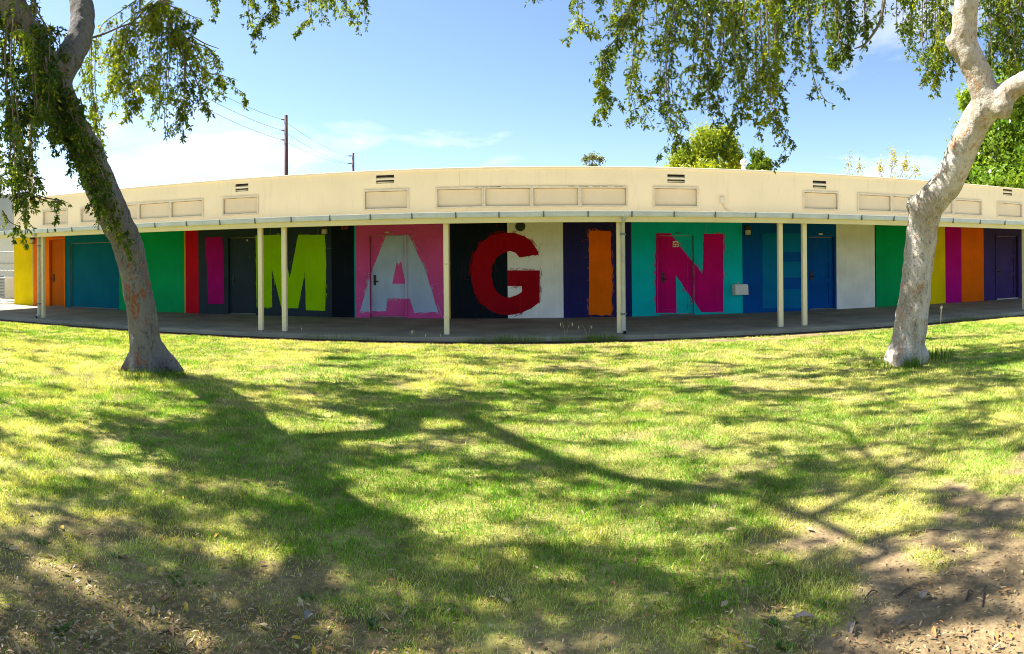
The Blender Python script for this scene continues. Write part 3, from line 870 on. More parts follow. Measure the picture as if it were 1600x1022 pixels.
# ------------------------------------------------------------------ beyond the building
ob = empty('outbuilding', (-24, 21, 0), 'white outbuilding with grey roof beyond the end of the mural', 'building')
oo = Vector((-24, 21, 0))
xe = W(27, 400, 20).x
MB(oo).box((xe - 9, 20, 0), (xe, 26, 3.0)).build('wall', M['outwall'], ob)
MB(oo).box((xe - 9.2, 19.7, 3.0), (xe + .2, 26.2, W(10, 304, 19.7).z)).build('roof_band', M['outroof'], ob)
MB(oo).box((xe - 9, 19.97, 1.55), (xe, 20.01, 1.6)).build('wall_rail', M['acgrey'], ob)
MB(oo).box((xe - 9, 19.96, 0.0), (xe, 20.01, 0.35)).build('plinth', M['acgrey'], ob)
p = W(-3, 452, 18.5)
t = empty('air_conditioner', (p.x, 18.5, 0.0), 'grey air conditioner unit against the white outbuilding', 'air conditioner')
o = Vector((p.x, 18.5, 0)); z1 = W(0, 433, 18.5).z
q = MB(o).box((p.x - .4, 18.5, -.01), (W(8, 450, 18.5).x, 19.3, z1)).build('case', M['acgrey'], t, bevel=.02)
for i in range(7):
    MB(o).box((p.x - .35, 18.485, .2 + i * .13), (W(8, 450, 18.5).x - .06, 18.505, .25 + i * .13)).build('louvre', M['strap'], t)
gt = empty('yard_gate', (XL - .5, YW + .3, 0), 'thin steel yard gate frame beside the yellow stripe', 'gate')
o = Vector((XL - .5, YW + .3, 0)); y = YW + .3
zt = W(12, 376, y).z
MB(o).tube([(XL - .09, y, -.02), (XL - .09, y, zt + .1)], .045, 10).build('post', M['strap'], gt)
MB(o).tube([(XL - 2.2, y, -.02), (XL - 2.2, y, zt + .1)], .045, 10).build('post', M['strap'], gt)
for z in (.16, W(12, 423, y).z, W(12, 394, y).z):
    MB(o).tube([(XL - 2.2, y, z), (XL - .09, y, z)], .022, 8).build('rail', M['acgrey'], gt)
for i in range(9):
    MB(o).tube([(XL - .3 - i * .21, y, .16), (XL - .3 - i * .21, y, W(12, 394, y).z)], .005, 6).build('bar', M['acgrey'], gt)


def utility_pole(px, ytop, dist, rad, arms, m, label, lean=0.0):
    b = P(px, 430, dist); b.z = 0
    tp = P(px + lean, ytop, dist)
    t = empty('utility_pole', b, label, 'utility pole')
    MB(b).tube([b + Vector((0, 0, -.2)), b.lerp(tp, .5), tp], [rad * 1.3, rad * 1.1, rad * .8], 12).build('pole', m, t, smooth=True)
    ends = []
    for ay in arms:
        c = P(px, ay, dist)
        e = c + Vector((-.42, -.05, .0)) * (dist / 55)
        q = MB(b).tube([c, e], 0.035 * dist / 45, 8).build('insulator_arm', M['wire'], t)
        MB(b).tube([e + Vector((.25, 0, -.06)), e + Vector((0, 0, .0)), e + Vector((-.1, 0, .02))], [.04, .06, .03], 8).build('insulator', M['strap'], q)
        ends.append(e)
    return ends


e1 = utility_pole(448, 180, 55, .17, (186, 203, 218), M['pole'], 'tall brown utility pole with three side insulators behind the roof', -1)
e2 = utility_pole(552, 239, 105, .21, (243.5, 255), M['pole'], 'distant short brown utility pole with two side insulators')
e3 = utility_pole(48, 160, 30, .12, (), M['pole_light'], 'pale wooden utility pole behind the hanging leaves', -1)
for i, (a, b) in enumerate(zip(e1, (P(250, 95, 33), P(250, 112, 33), P(250, 130, 33)))):
    a2 = a; far = (e2 + [e2[-1]])[i]
    q = MB(a)
    for u, v, sag in ((b, a2, .35), (a2, far, .5)):
        pts = [u.lerp(v, s) - Vector((0, 0, sag * 4 * s * (1 - s))) for s in np.linspace(0, 1, 15)]
        q.tube(pts, .012, 5)
    tag(q.build('power_line', M['wire']), ['top thin power line strung through the tall brown pole', 'middle thin power line strung through the tall brown pole', 'lowest thin power line strung through the tall brown pole'][i], 'power line')
q = MB(P(52, 290, 30)); u, v = P(52, 294, 30), P(125, 303, 24)
q.tube([u.lerp(v, s) - Vector((0, 0, .3 * 4 * s * (1 - s))) for s in np.linspace(0, 1, 12)], .02, 5)
tag(q.build('service_wire', M['wire']), 'drooping service wire from the pale pole to the roof', 'wire')

# ------------------------------------------------------------------ trees


def catmull(pts, rad, per=6):
    pts = [Vector(p) for p in pts]; out, ro = [], []
    n = len(pts)
    for i in range(n - 1):
        p0, p1, p2, p3 = pts[max(i - 1, 0)], pts[i], pts[i + 1], pts[min(i + 2, n - 1)]
        for s in range(per):
            t = s / per
            out.append(0.5 * ((2 * p1) + (p2 - p0) * t + (2 * p0 - 5 * p1 + 4 * p2 - p3) * t * t + (3 * p1 - p0 - 3 * p2 + p3) * t ** 3))
            ro.append(rad[i] + (rad[i + 1] - rad[i]) * t)
    out.append(pts[-1]); ro.append(rad[-1])
    return out, ro


def px_path(rows):
    return [P(a, b, r) for a, b, r, w in rows], [w / 2 / F * r for a, b, r, w in rows]


def solid_trunk(tubes, origin, m, parent, blobs=(), voxel=0.024):
    mb = MB(origin)
    for pts, rad in tubes:
        q, rr = catmull(pts, rad)
        mb.tube(q, rr, 18)
    for c, r in blobs:
        mb.tube([c + Vector((0, 0, -r)), c + Vector((0, 0, -r * .7)), c, c + Vector((0, 0, r * .7)), c + Vector((0, 0, r))], [r * .1, r * .72, r, r * .72, r * .1], 14)
    o = mb.build('trunk', m, parent)
    md = o.modifiers.new('r', 'REMESH'); md.mode = 'VOXEL'; md.voxel_size = voxel; md.use_smooth_shade = True
    sm = o.modifiers.new('s', 'SMOOTH'); sm.factor = 0.6; sm.iterations = 6
    tx = bpy.data.textures.new('bark_lumps', 'CLOUDS'); tx.noise_scale = 0.22; tx.noise_depth = 3
    dp = o.modifiers.new('d', 'DISPLACE'); dp.texture = tx; dp.strength = 0.05; dp.mid_level = 0.5
    dp.texture_coords = 'LOCAL'
    dg = bpy.context.evaluated_depsgraph_get()
    me = bpy.data.meshes.new_from_object(o.evaluated_get(dg))
    o.modifiers.clear()
    old = o.data; o.data = me; bpy.data.meshes.remove(old)
    me.name = 'trunk'
    if not me.materials: me.materials.append(m)
    me.polygons.foreach_set('use_smooth', [True] * len(me.polygons))
    return o


def norm(a): return a / (np.linalg.norm(a, axis=-1, keepdims=True) + 1e-9)


class Leaves:
    def __init__(self): self.v, self.c = [], []

    def on_path(self, pts, twigs_per_m=42, leaves=8, size=.05, spread=.15, tint=None, hang=0.8):
        p = np.array([tuple(q) for q in pts], dtype=np.float64)
        seg = np.linalg.norm(np.diff(p, axis=0), axis=1); cum = np.concatenate([[0], np.cumsum(seg)]); L = cum[-1]
        K = max(3, int(L * twigs_per_m))
        t = rng.random(K)
        pos = np.stack([np.interp(t * L, cum, p[:, i]) for i in range(3)], 1)
        d = rng.normal(size=(K, 3)); d[:, 2] = -np.abs(d[:, 2]) * hang - .35 * hang
        d = norm(d)
        ln = spread * (.35 + .65 * np.sin(np.pi * np.clip(t * .92 + .04, 0, 1)) ** .6) * rng.uniform(.5, 1.25, K)
        s = rng.random((K, leaves)) ** .8
        base = pos[:, None, :] + d[:, None, :] * (s * ln[:, None])[..., None]
        base[..., 2] -= (s * s * ln[:, None]) * .35
        base = base.reshape(-1, 3); N = len(base)
        ld = norm(np.repeat(d, leaves, 0) * .5 + rng.normal(size=(N, 3)) * .55 + np.array([0, 0, -.55 * hang]))
        side = norm(np.cross(ld, rng.normal(size=(N, 3))))
        l_ = size * rng.uniform(.65, 1.2, N)[:, None]; w_ = l_ * rng.uniform(.17, .24, N)[:, None]
        nrm = np.cross(ld, side)
        mid = base + ld * l_ * .45 + nrm * l_ * .06
        q = np.stack([base, mid + side * w_, base + ld * l_, mid - side * w_], 1)
        self.v.append(q.reshape(-1, 3))
        if tint is None: tint = rng.random()
        k_ = np.clip(tint + rng.normal(size=N) * .22, 0, 1)[:, None]
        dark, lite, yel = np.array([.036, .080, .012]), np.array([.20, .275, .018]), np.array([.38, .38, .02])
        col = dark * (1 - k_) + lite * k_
        y_ = (rng.random(N) < .04 + .10 * (tint > .7))[:, None]
        col = np.where(y_, yel * rng.uniform(.6, 1.1, (N, 1)), col) * rng.uniform(.8, 1.2, (N, 1))
        self.c.append(np.repeat(col, 4, 0))

    def build(self, name, origin, m, parent):
        v = np.concatenate(self.v) - np.array(tuple(origin)); c = np.concatenate(self.c)
        n = len(v) // 4
        me = fast_mesh(name, v, np.arange(n * 4).reshape(n, 4))
        colour_attr(me, c)
        return link(name, me, m, parent)


def droop(p0, L, out, n=9, sway=.12):
    """a hanging spray: leaves its branch outwards, then falls"""
    a = random.uniform(0, 6.28); b = random.uniform(0, 6.28)
    pts = []
    for i in range(n):
        t = i / (n - 1)
        pts.append(p0 + out * (1 - math.exp(-2.2 * t)) + Vector((math.cos(a), math.sin(a), 0)) * sway * math.sin(t * 4 + b) * t - Vector((0, 0, L * t ** 1.15)))
    return pts


left_base = G(232, 576); right_base = G(1416, 567)
LT = empty('elm_tree', left_base, 'leaning grey elm with orange bark patches and dark hanging leaves', 'tree')
RT = empty('elm_tree', right_base, 'leaning pale elm with forked smooth trunk beside the green and yellow stripes', 'tree')
lrows = [(232, 610, 9.15, 66), (231, 570, 9.15, 60), (228, 545, 9.12, 50), (224, 509, 9.1, 47), (217, 466, 9.05, 46), (200, 385, 8.9, 47), (184, 350, 8.8, 50), (161, 300, 8.6, 52), (137, 240, 8.35, 50),
         (106, 187, 8.05, 52), (84, 130, 7.75, 56)]
llimb = [(92, 145, 7.8, 50), (64, 88, 7.55, 46), (28, 25, 7.4, 44), (-5, -50, 7.3, 40), (-45, -140, 7.2, 34)]
rlimb = [(88, 128, 7.75, 46), (110, 86, 7.85, 43), (127, 48, 8.1, 41), (127, 5, 8.4, 38), (117, -45, 8.8, 34)]
pl, rl = px_path(llimb); pr_, rr_ = px_path(rlimb)
B1 = [pr_[-1], Vector((-6.3, 7.8, 6.2)), Vector((-6.4, 7.6, 6.9)), Vector((-5.5, 5.9, 7.2)), Vector((-4.4, 5.2, 7.0)), Vector((-3.8, 4.2, 6.7))]
B1r = [rr_[-1], .13, .11, .085, .06, .035]
A1 = [pl[-1], Vector((-6.6, 3.8, 6.8)), Vector((-6.2, 2.6, 7.6)), Vector((-5.0, 1.2, 8.2))]
A1r = [rl[-1], .11, .08, .04]
roots_l = [([P(230, 535, 9.1), P(*a[:2], a[2]), P(*b[:2], b[2])], [.17, .12, .03]) for a, b in
           (((262, 566, 9.05), (287, 582, 9.0)), ((206, 566, 9.1), (188, 578, 9.1)), ((238, 574, 8.95), (245, 590, 8.8)), ((215, 572, 9.0), (208, 586, 8.85)), ((236, 560, 9.35), (246, 570, 9.5)))]
solid_trunk([px_path(lrows), (pl, rl), (pr_, rr_), (B1, B1r), (A1, A1r)] + roots_l, left_base, M['bark_grey'], LT, [(P(112, 92, 7.8), .16), (P(166, 312, 8.5), .19)])

rrows = [(1414, 600, 9.2, 66), (1415, 565, 9.2, 62), (1419, 538, 9.18, 55), (1424, 500, 9.15, 52), (1432, 440, 9.1, 48), (1436, 400, 9.05, 48), (1441, 360, 9.0, 50), (1447, 326, 8.9, 53), (1466, 303, 8.8, 50),
         (1486, 277, 8.7, 47), (1519, 200, 8.45, 47), (1546, 160, 8.3, 50)]
r1 = [(1545, 165, 8.3, 45), (1529, 117, 8.2, 43), (1507, 72, 8.1, 42), (1508, 35, 8.0, 39), (1510, 0, 7.9, 37), (1512, -60, 7.8, 34), (1490, -150, 7.7, 28)]
r2 = [(1548, 170, 8.3, 45), (1578, 141, 8.2, 36), (1605, 126, 8.1, 33), (1680, 80, 7.9, 30), (1760, -20, 7.6, 26)]
p1, ra1 = px_path(r1); p2, ra2 = px_path(r2)
C1 = [p1[-1], Vector((4.0, 7.4, 6.6)), Vector((2.8, 8.2, 7.0)), Vector((1.2, 8.6, 7.2)), Vector((-.4, 8.4, 7.4))]
C1r = [ra1[-1], .10, .08, .06, .03]
D1 = [p2[-1], Vector((7.2, 4.5, 6.2)), Vector((6.5, 3.2, 7.2))]
D1r = [ra2[-1], .08, .04]
roots_r = [([P(1418, 535, 9.15), P(*a[:2], a[2]), P(*b[:2], b[2])], [.19, .14, .05]) for a, b in
           (((1396, 555, 9.15), (1384, 567, 9.1)), ((1438, 555, 9.2), (1448, 566, 9.2)), ((1408, 562, 9.0), (1404, 578, 8.9)))]
solid_trunk([px_path(rrows), (p1, ra1), (p2, ra2), (C1, C1r), (D1, D1r)] + roots_r, right_base, M['bark_pale'], RT,
            [(P(1488, 66, 8.05), .10), (P(1490, 78, 8.05), .07), (P(1436, 322, 8.9), .19), (P(1565, 168, 8.2), .15)])

# ---- hanging sprays one sees along the top of the picture: (points in view, distance, number, width)
LV, RV = Leaves(), Leaves()
ltw, rtw = MB(left_base), MB(right_base)


def sprays(L, tw, rows, r, n=3, jit=10, spread=.15, tint=None, twigs=22, size=.056, leaves=8):
    spread *= 1.15; jit *= 1.2
    for q in range(n):
        if random.random() < .12: continue
        dx = random.gauss(0, jit); dr = random.gauss(0, .25); k_ = random.uniform(.72, 1.06)
        x0, y0 = rows[0]
        pts = [P(x0 + (a - x0) + dx * (1 - .35 * i / max(1, len(rows) - 1)), y0 + (b - y0) * k_ + random.gauss(0, 2), r + dr) for i, (a, b) in enumerate(rows)]
        pts, _ = catmull(pts, [1] * len(pts), 4)
        L.on_path(pts, twigs, leaves, size, spread, tint if tint is None else tint + random.gauss(0, .15))
        tw.tube(pts, list(np.linspace(.009, .003, len(pts))), 5, cap=False)
        Lp = sum((b_ - a_).length for a_, b_ in zip(pts[:-1], pts[1:]))
        for _ in range(int(Lp * 1.8 * min(1, spread / .15)) + 1):       # side sprays
            i_ = random.randrange(len(pts)); a_ = random.uniform(0, 6.28); o_ = random.uniform(.08, .30) * spread / .17
            sp_ = droop(pts[i_], random.uniform(.12, .34), Vector((math.cos(a_), math.sin(a_), random.uniform(-.1, .35))) * o_, 5, .05)
            L.on_path(sp_, 46, 7, size * random.uniform(.8, 1.1), spread * .5, (tint if tint is not None else .4) + random.gauss(0, .22))
            tw.tube(sp_, [.0035, .003, .0025, .002, .0015], 4, cap=False)


for rows, n, jit, sp in (
        ([(845, -45), (842, 10)], 2, 6, .13), ([(905, -60), (906, 10), (906, 48)], 4, 5, .14), ([(935, -60), (938, 8)], 2, 6, .12),
        ([(1010, -40), (982, 40), (967, 84), (942, 131), (948, 206)], 5, 6, .16), ([(1015, -40), (1007, 31), (998, 109), (996, 162), (1020, 212)], 4, 5, .13),
        ([(1060, -40), (1051, 31), (1040, 125), (1045, 187), (1068, 229)], 6, 6, .18), ([(1125, -40), (1120, 62), (1117, 156), (1124, 208)], 6, 9, .16),
        ([(1108, 40), (1098, 130), (1092, 160)], 2, 5, .12), ([(1085, -40), (1080, 60), (1072, 100)], 5, 10, .16),
        ([(1150, -50), (1150, 60), (1163, 172)], 6, 8, .17), ([(1190, -50), (1196, 60), (1200, 150), (1190, 180)], 6, 10, .16),
        ([(1222, -50), (1218, 62), (1214, 175), (1232, 262)], 5, 4, .13), ([(1245, -50), (1240, 60), (1236, 120)], 5, 10, .16), ([(1180, 60), (1184, 205)], 1, 2, .05),
        ([(1262, -40), (1266, 60), (1272, 130), (1290, 165), (1303, 176)], 2, 3, .10), ([(1290, -50), (1298, 40), (1300, 84)], 5, 8, .15),
        ([(1320, -50), (1330, 40), (1322, 88)], 4, 9, .14), ([(1350, -60), (1352, 60), (1345, 85)], 2, 6, .12), ([(1400, -60), (1380, 40), (1345, 75), (1310, 95)], 2, 4, .10),
        ([(1415, -50), (1412, 90)], 5, 9, .15), ([(1440, -50), (1440, 70), (1446, 118)], 6, 10, .16), ([(1470, -50), (1468, 60), (1462, 125)], 5, 9, .15), ([(1486, 20), (1486, 95)], 3, 6, .13),
        ([(1545, -60), (1548, 60), (1550, 110)], 6, 10, .17), ([(1575, -60), (1575, 60), (1580, 120)], 7, 10, .17), ([(1605, -60), (1600, 60), (1600, 150)], 7, 10, .18), ([(1560, -30), (1562, 70)], 5, 14, .16)):
    sprays(RV, rtw, rows, random.uniform(8.0, 9.4) if rows[0][0] < 1500 else 9.6, n, jit, sp, random.choice([.15, .3, .5, .75]))
for px in np.arange(960, 1330, 15):                      # the thick upper part of the curtain
    sprays(RV, rtw, [(px, -70), (px + 2, -10), (px, random.uniform(25, 85))], random.uniform(8.2, 10), 1, 5, .17)
for px in np.arange(1400, 1620, 16):
    sprays(RV, rtw, [(px, -70), (px + 2, -10), (px, random.uniform(20, 70))], random.uniform(9, 10.5), 1, 5, .17)
for rows, n, jit, sp in (
        ([(252, -10), (215, 25), (180, 60), (172, 110), (178, 150)], 5, 9, .15), ([(252, 0), (225, 30), (205, 80), (210, 150), (215, 180)], 6, 8, .16), ([(255, 10), (240, 50), (235, 120), (240, 180)], 6, 9, .17),
        ([(262, 20), (262, 70), (258, 150), (256, 200)], 5, 6, .15), ([(270, 40), (285, 90), (285, 150), (288, 175)], 6, 9, .17), ([(275, 50), (300, 80), (318, 130), (320, 165)], 4, 7, .14),
        ([(280, 60), (305, 66), (335, 85), (345, 115)], 4, 5, .12), ([(285, 75), (320, 120), (345, 130), (374, 146)], 2, 3, .08), ([(300, 100), (320, 150), (336, 182)], 2, 3, .08), ([(255, 5), (290, 22), (315, 35)], 3, 6, .12),
        ([(150, 60), (148, 120), (155, 190), (160, 245)], 4, 5, .12), ([(195, 40), (186, 110), (196, 150)], 4, 7, .14), ([(130, 95), (134, 120), (140, 170)], 3, 5, .11)):
    sprays(LV, ltw, rows, random.uniform(8.6, 9.4), n, jit, sp, random.choice([.3, .5, .7, .8]))
for x_, y_ in ((318, 8), (335, 12), (388, 22), (392, 56), (427, 41), (430, 30), (457, 22), (495, 54), (490, 40), (500, 30), (530, 18), (545, 28), (570, 38), (560, 15)):
    sprays(LV, ltw, [(x_ - 2, y_ - 85), (x_ - 3, y_ - 30), (x_, y_)], random.uniform(8.6, 9.4), 2, 4, .12, .45)
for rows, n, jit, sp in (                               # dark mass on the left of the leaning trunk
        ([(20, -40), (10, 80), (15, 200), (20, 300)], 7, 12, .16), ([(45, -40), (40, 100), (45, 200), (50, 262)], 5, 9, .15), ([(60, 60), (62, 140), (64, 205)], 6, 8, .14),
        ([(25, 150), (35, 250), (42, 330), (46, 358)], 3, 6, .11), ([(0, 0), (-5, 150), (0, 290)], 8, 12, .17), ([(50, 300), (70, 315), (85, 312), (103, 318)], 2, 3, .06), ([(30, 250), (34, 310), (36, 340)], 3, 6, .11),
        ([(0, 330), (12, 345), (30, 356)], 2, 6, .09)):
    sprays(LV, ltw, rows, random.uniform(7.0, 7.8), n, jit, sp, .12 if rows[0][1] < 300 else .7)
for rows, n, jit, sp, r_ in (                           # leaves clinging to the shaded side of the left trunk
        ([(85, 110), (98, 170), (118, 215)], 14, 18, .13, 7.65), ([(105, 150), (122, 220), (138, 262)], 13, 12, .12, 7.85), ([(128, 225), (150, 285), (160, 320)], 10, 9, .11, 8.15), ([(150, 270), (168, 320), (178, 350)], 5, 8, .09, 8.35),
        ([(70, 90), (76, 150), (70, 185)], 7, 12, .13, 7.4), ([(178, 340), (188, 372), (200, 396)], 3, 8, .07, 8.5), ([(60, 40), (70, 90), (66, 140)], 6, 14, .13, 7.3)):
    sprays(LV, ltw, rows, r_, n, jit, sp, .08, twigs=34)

# visible boughs that carry the sprays
for pts, rad, tw in (([P(262, -90, 9.0), P(251, -10, 9.0), P(262, 25, 9.0), P(274, 62, 9.0), P(288, 92, 9.0), P(300, 112, 9.0)], [.04, .034, .028, .02, .012, .006], ltw),
                     ([P(254, 6, 9.0), P(246, 22, 9.0), P(232, 20, 9.0)], [.022, .014, .006], ltw), ([P(238, 34, 9.1), P(200, 38, 9.1), P(165, 52, 9.1), P(140, 60, 8.9)], [.012, .012, .014, .018], ltw),
                     ([P(298, 55, 9.0), P(320, 68, 9.0), P(342, 76, 9.0)], [.010, .008, .004], ltw), ([P(100, 105, 7.6), P(118, 160, 7.9), P(128, 195, 8.1)], [.014, .012, .008], ltw),
                     ([P(45, -20, 7.3), P(60, 20, 7.3), P(90, 70, 7.5)], [.012, .012, .010], ltw), ([P(18, 20, 7.2), P(8, 60, 7.2), P(8, 100, 7.2)], [.014, .012, .008], ltw),
                     ([P(1388, -60, 8.6), P(1380, 10, 8.6), P(1372, 40, 8.6), P(1352, 68, 8.6), P(1335, 76, 8.6)], [.03, .024, .020, .014, .008], rtw),
                     ([P(1345, -30, 8.8), P(1338, 5, 8.8), P(1325, 20, 8.8)], [.02, .014, .008], rtw), ([P(1560, -40, 9.6), P(1558, 10, 9.6), P(1556, 35, 9.6)], [.02, .018, .012], rtw)):
    q, rr = catmull(pts, rad, 5); tw.tube(q, rr, 7)


# ---- crown above the picture, laid out over the lawn that it shades
def inside(poly, x, y):
    c = False; n = len(poly)
    for i in range(n):
        x0, y0 = poly[i]; x1, y1 = poly[(i + 1) % n]
        if (y0 > y) != (y1 > y) and x < (x1 - x0) * (y - y0) / (y1 - y0) + x0: c = not c
    return c


gp = lambda pts: [tuple(G(a, b).xy) for a, b in pts]
ground_pts = []


def fill(pts, per_m2, holes=(), noise=0.0):
    poly = gp(pts); xs = [p[0] for p in poly]; ys = [p[1] for p in poly]
    hs = [(G(a, b).xy, r) for a, b, r in holes]
    n = int((max(xs) - min(xs)) * (max(ys) - min(ys)) * per_m2)
    for _ in range(n):
        x, y = random.uniform(min(xs), max(xs)), random.uniform(min(ys), max(ys))
        if not inside(poly, x, y): continue
        if any((Vector((x, y)) - c).length < r for c, r in hs): continue
        if noise and float(fbm(np.array([x + 3.7]), np.array([y * 1.4 + 8.1]), 2.0, 3)[0]) < noise: continue
        if noise and per_m2 > 10 and float(fbm(np.array([x + 9.7]), np.array([y * 1.3 + 2.1]), 4.5, 2)[0]) < .40: continue
        ground_pts.append((x, y))


def trail(pts, sig, per_m):
    q = gp(pts)
    for (x0, y0), (x1, y1) in zip(q[:-1], q[1:]):
        n = int(math.hypot(x1 - x0, y1 - y0) * per_m + random.random())
        for _ in range(n):
            t = random.random(); ground_pts.append((x0 + (x1 - x0) * t + random.gauss(0, sig), y0 + (y1 - y0) * t + random.gauss(0, sig)))


fill([(-150, 590), (150, 605), (300, 600), (400, 650), (465, 715), (410, 765), (285, 800), (330, 870), (430, 905), (480, 950), (690, 985), (740, 1080), (-250, 1080)], 11.0,
     [(295, 865, .22), (180, 930, .2), (20, 985, .26), (240, 745, .12), (60, 640, .3), (120, 690, .15), (390, 800, .2), (230, 690, .1), (330, 700, .12), (100, 760, .14), (310, 640, .1), (30, 720, .15), (170, 640, .16), (370, 730, .08), (60, 850, .1)], .46)
fill([(-220, 850), (250, 845), (330, 885), (430, 915), (480, 955), (690, 992), (730, 1080), (-250, 1080)], 29.0, [(90, 905, .09), (360, 960, .09), (440, 1000, .08), (110, 1010, .07), (295, 868, .10), (180, 930, .10), (20, 985, .14), (245, 905, .07)])
fill([(1180, 1060), (1230, 925), (1390, 885), (1480, 905), (1480, 990), (1420, 1060)], 32.0)
fill([(1500, 790), (1640, 700), (1680, 900), (1600, 1010), (1570, 900)], 18.0)
fill([(-100, 505), (200, 515), (215, 600), (-100, 600)], 1.6, noise=.5)
fill([(480, 545), (1600, 515), (1660, 690), (1450, 800), (1000, 790), (700, 760), (560, 640)], 11.0, noise=.54)
fill([(500, 540), (1000, 542), (1000, 625), (520, 600)], 11.0, noise=.54)
for pts, s, n in (([(1440, 578), (1600, 588)], .14, 9), ([(1130, 605), (1400, 625)], .09, 7), ([(1420, 650), (1600, 668)], .12, 8), ([(300, 590), (440, 612), (600, 612), (780, 672), (920, 738)], .08, 8), ([(920, 738), (900, 800), (885, 865), (960, 905)], .14, 6), ([(920, 738), (1050, 765), (1150, 772), (1280, 760), (1400, 735)], .16, 6),
                  ([(1150, 775), (1220, 840), (1290, 885)], .10, 5), ([(480, 705), (560, 722), (700, 728)], .10, 5), ([(500, 820), (620, 872), (750, 905), (880, 965), (1010, 1005)], .10, 18), ([(430, 830), (560, 850), (700, 820)], .08, 12),
                  ([(1250, 875), (1400, 895)], .10, 14), ([(840, 625), (930, 595)], .05, 5), ([(1350, 610), (1600, 590)], .15, 9), ([(1000, 880), (1100, 960), (1180, 1010)], .08, 14)):
    trail(pts, s, n)
cl, cr_ = [], []
_n0 = len(ground_pts)
trail([(215, 585), (300, 590), (380, 640), (450, 705)],   .24, 12)                # crown that keeps the leaning trunk in shade
for gi, (x, y) in enumerate(ground_pts):
    h = random.uniform(6.0, 7.8) if gi < _n0 else random.uniform(7.0, 9.0); Lh = random.uniform(.45, .85)
    for _ in range(14):
        X, Y = x - S_OFF.x * h, y - S_OFF.y * h
        if (h - Lh - .2 - EYE) / math.hypot(X, Y) > .425 or math.hypot(X, Y) < 1.2 or abs(math.atan2(X, Y)) > 1.0: break
        h += .3
    else:
        continue
    (cl if X < -1.0 else cr_).append((Vector((X, Y, h)), Lh))
for _ in range(70):                                     # extra crown sprays out of view on the left, added to shade the hanging leaves
    cl.append((Vector((random.uniform(-9.2, -7.2), random.uniform(4.0, 6.6), random.uniform(5.8, 8.6))), random.uniform(.5, .9)))
for pts_, L, tw, limbs in ((cl, LV, ltw, [B1, A1, pl, pr_]), (cr_, RV, rtw, [C1, D1, p1])):
    nodes = []
    for b in limbs:
        q, _ = catmull(b, [1] * len(b), 6); nodes += [p for p in q if p.z > 5.0]
    random.shuffle(pts_)
    cells = {}
    for p, Lh in pts_:
        a = random.uniform(0, 6.28)
        out = Vector((math.cos(a), math.sin(a), .1)) * random.uniform(.1, .3)
        L.on_path(droop(p, Lh, out, 6), 26, 8, .085, .19, None)
        cells.setdefault((int(p.x // .9), int(p.y // .9)), []).append(p)
    cen = {k_: sum(ps, Vector()) / len(ps) + Vector((0, 0, .1)) for k_, ps in cells.items()}
    joined = [(q, .05) for q in nodes]
    left_ = dict(cen)
    while left_:                                        # boughs grow clump to clump, each from the nearest wood
        k_, (nd, nr), _d = min(((k_, j_, (j_[0] - c).length) for k_, c in left_.items() for j_ in joined[-400:]), key=lambda t: t[2])
        c = left_.pop(k_)
        r1_ = max(.012, nr * .82)
        m1 = nd.lerp(c, .5) + Vector((random.gauss(0, .12), random.gauss(0, .12), .12))
        q, rr = catmull([nd, m1, c], [r1_ * 1.05, r1_, r1_ * .85], 4)
        tw.tube(q, rr, 7)
        joined.append((c, r1_ * .9))
        for p in cells[k_]:
            tw.tube([c, c.lerp(p, .55) + Vector((0, 0, .06)), p], [.010, .008, .005], 4)
LV.build('crown', left_base, M['leaf'], LT)
RV.build('crown', right_base, M['leaf'], RT)
tag(ltw.build('branches', M['branch'], LT, smooth=True), kind='stuff')
tag(rtw.build('branches', M['branch'], RT, smooth=True), kind='stuff')


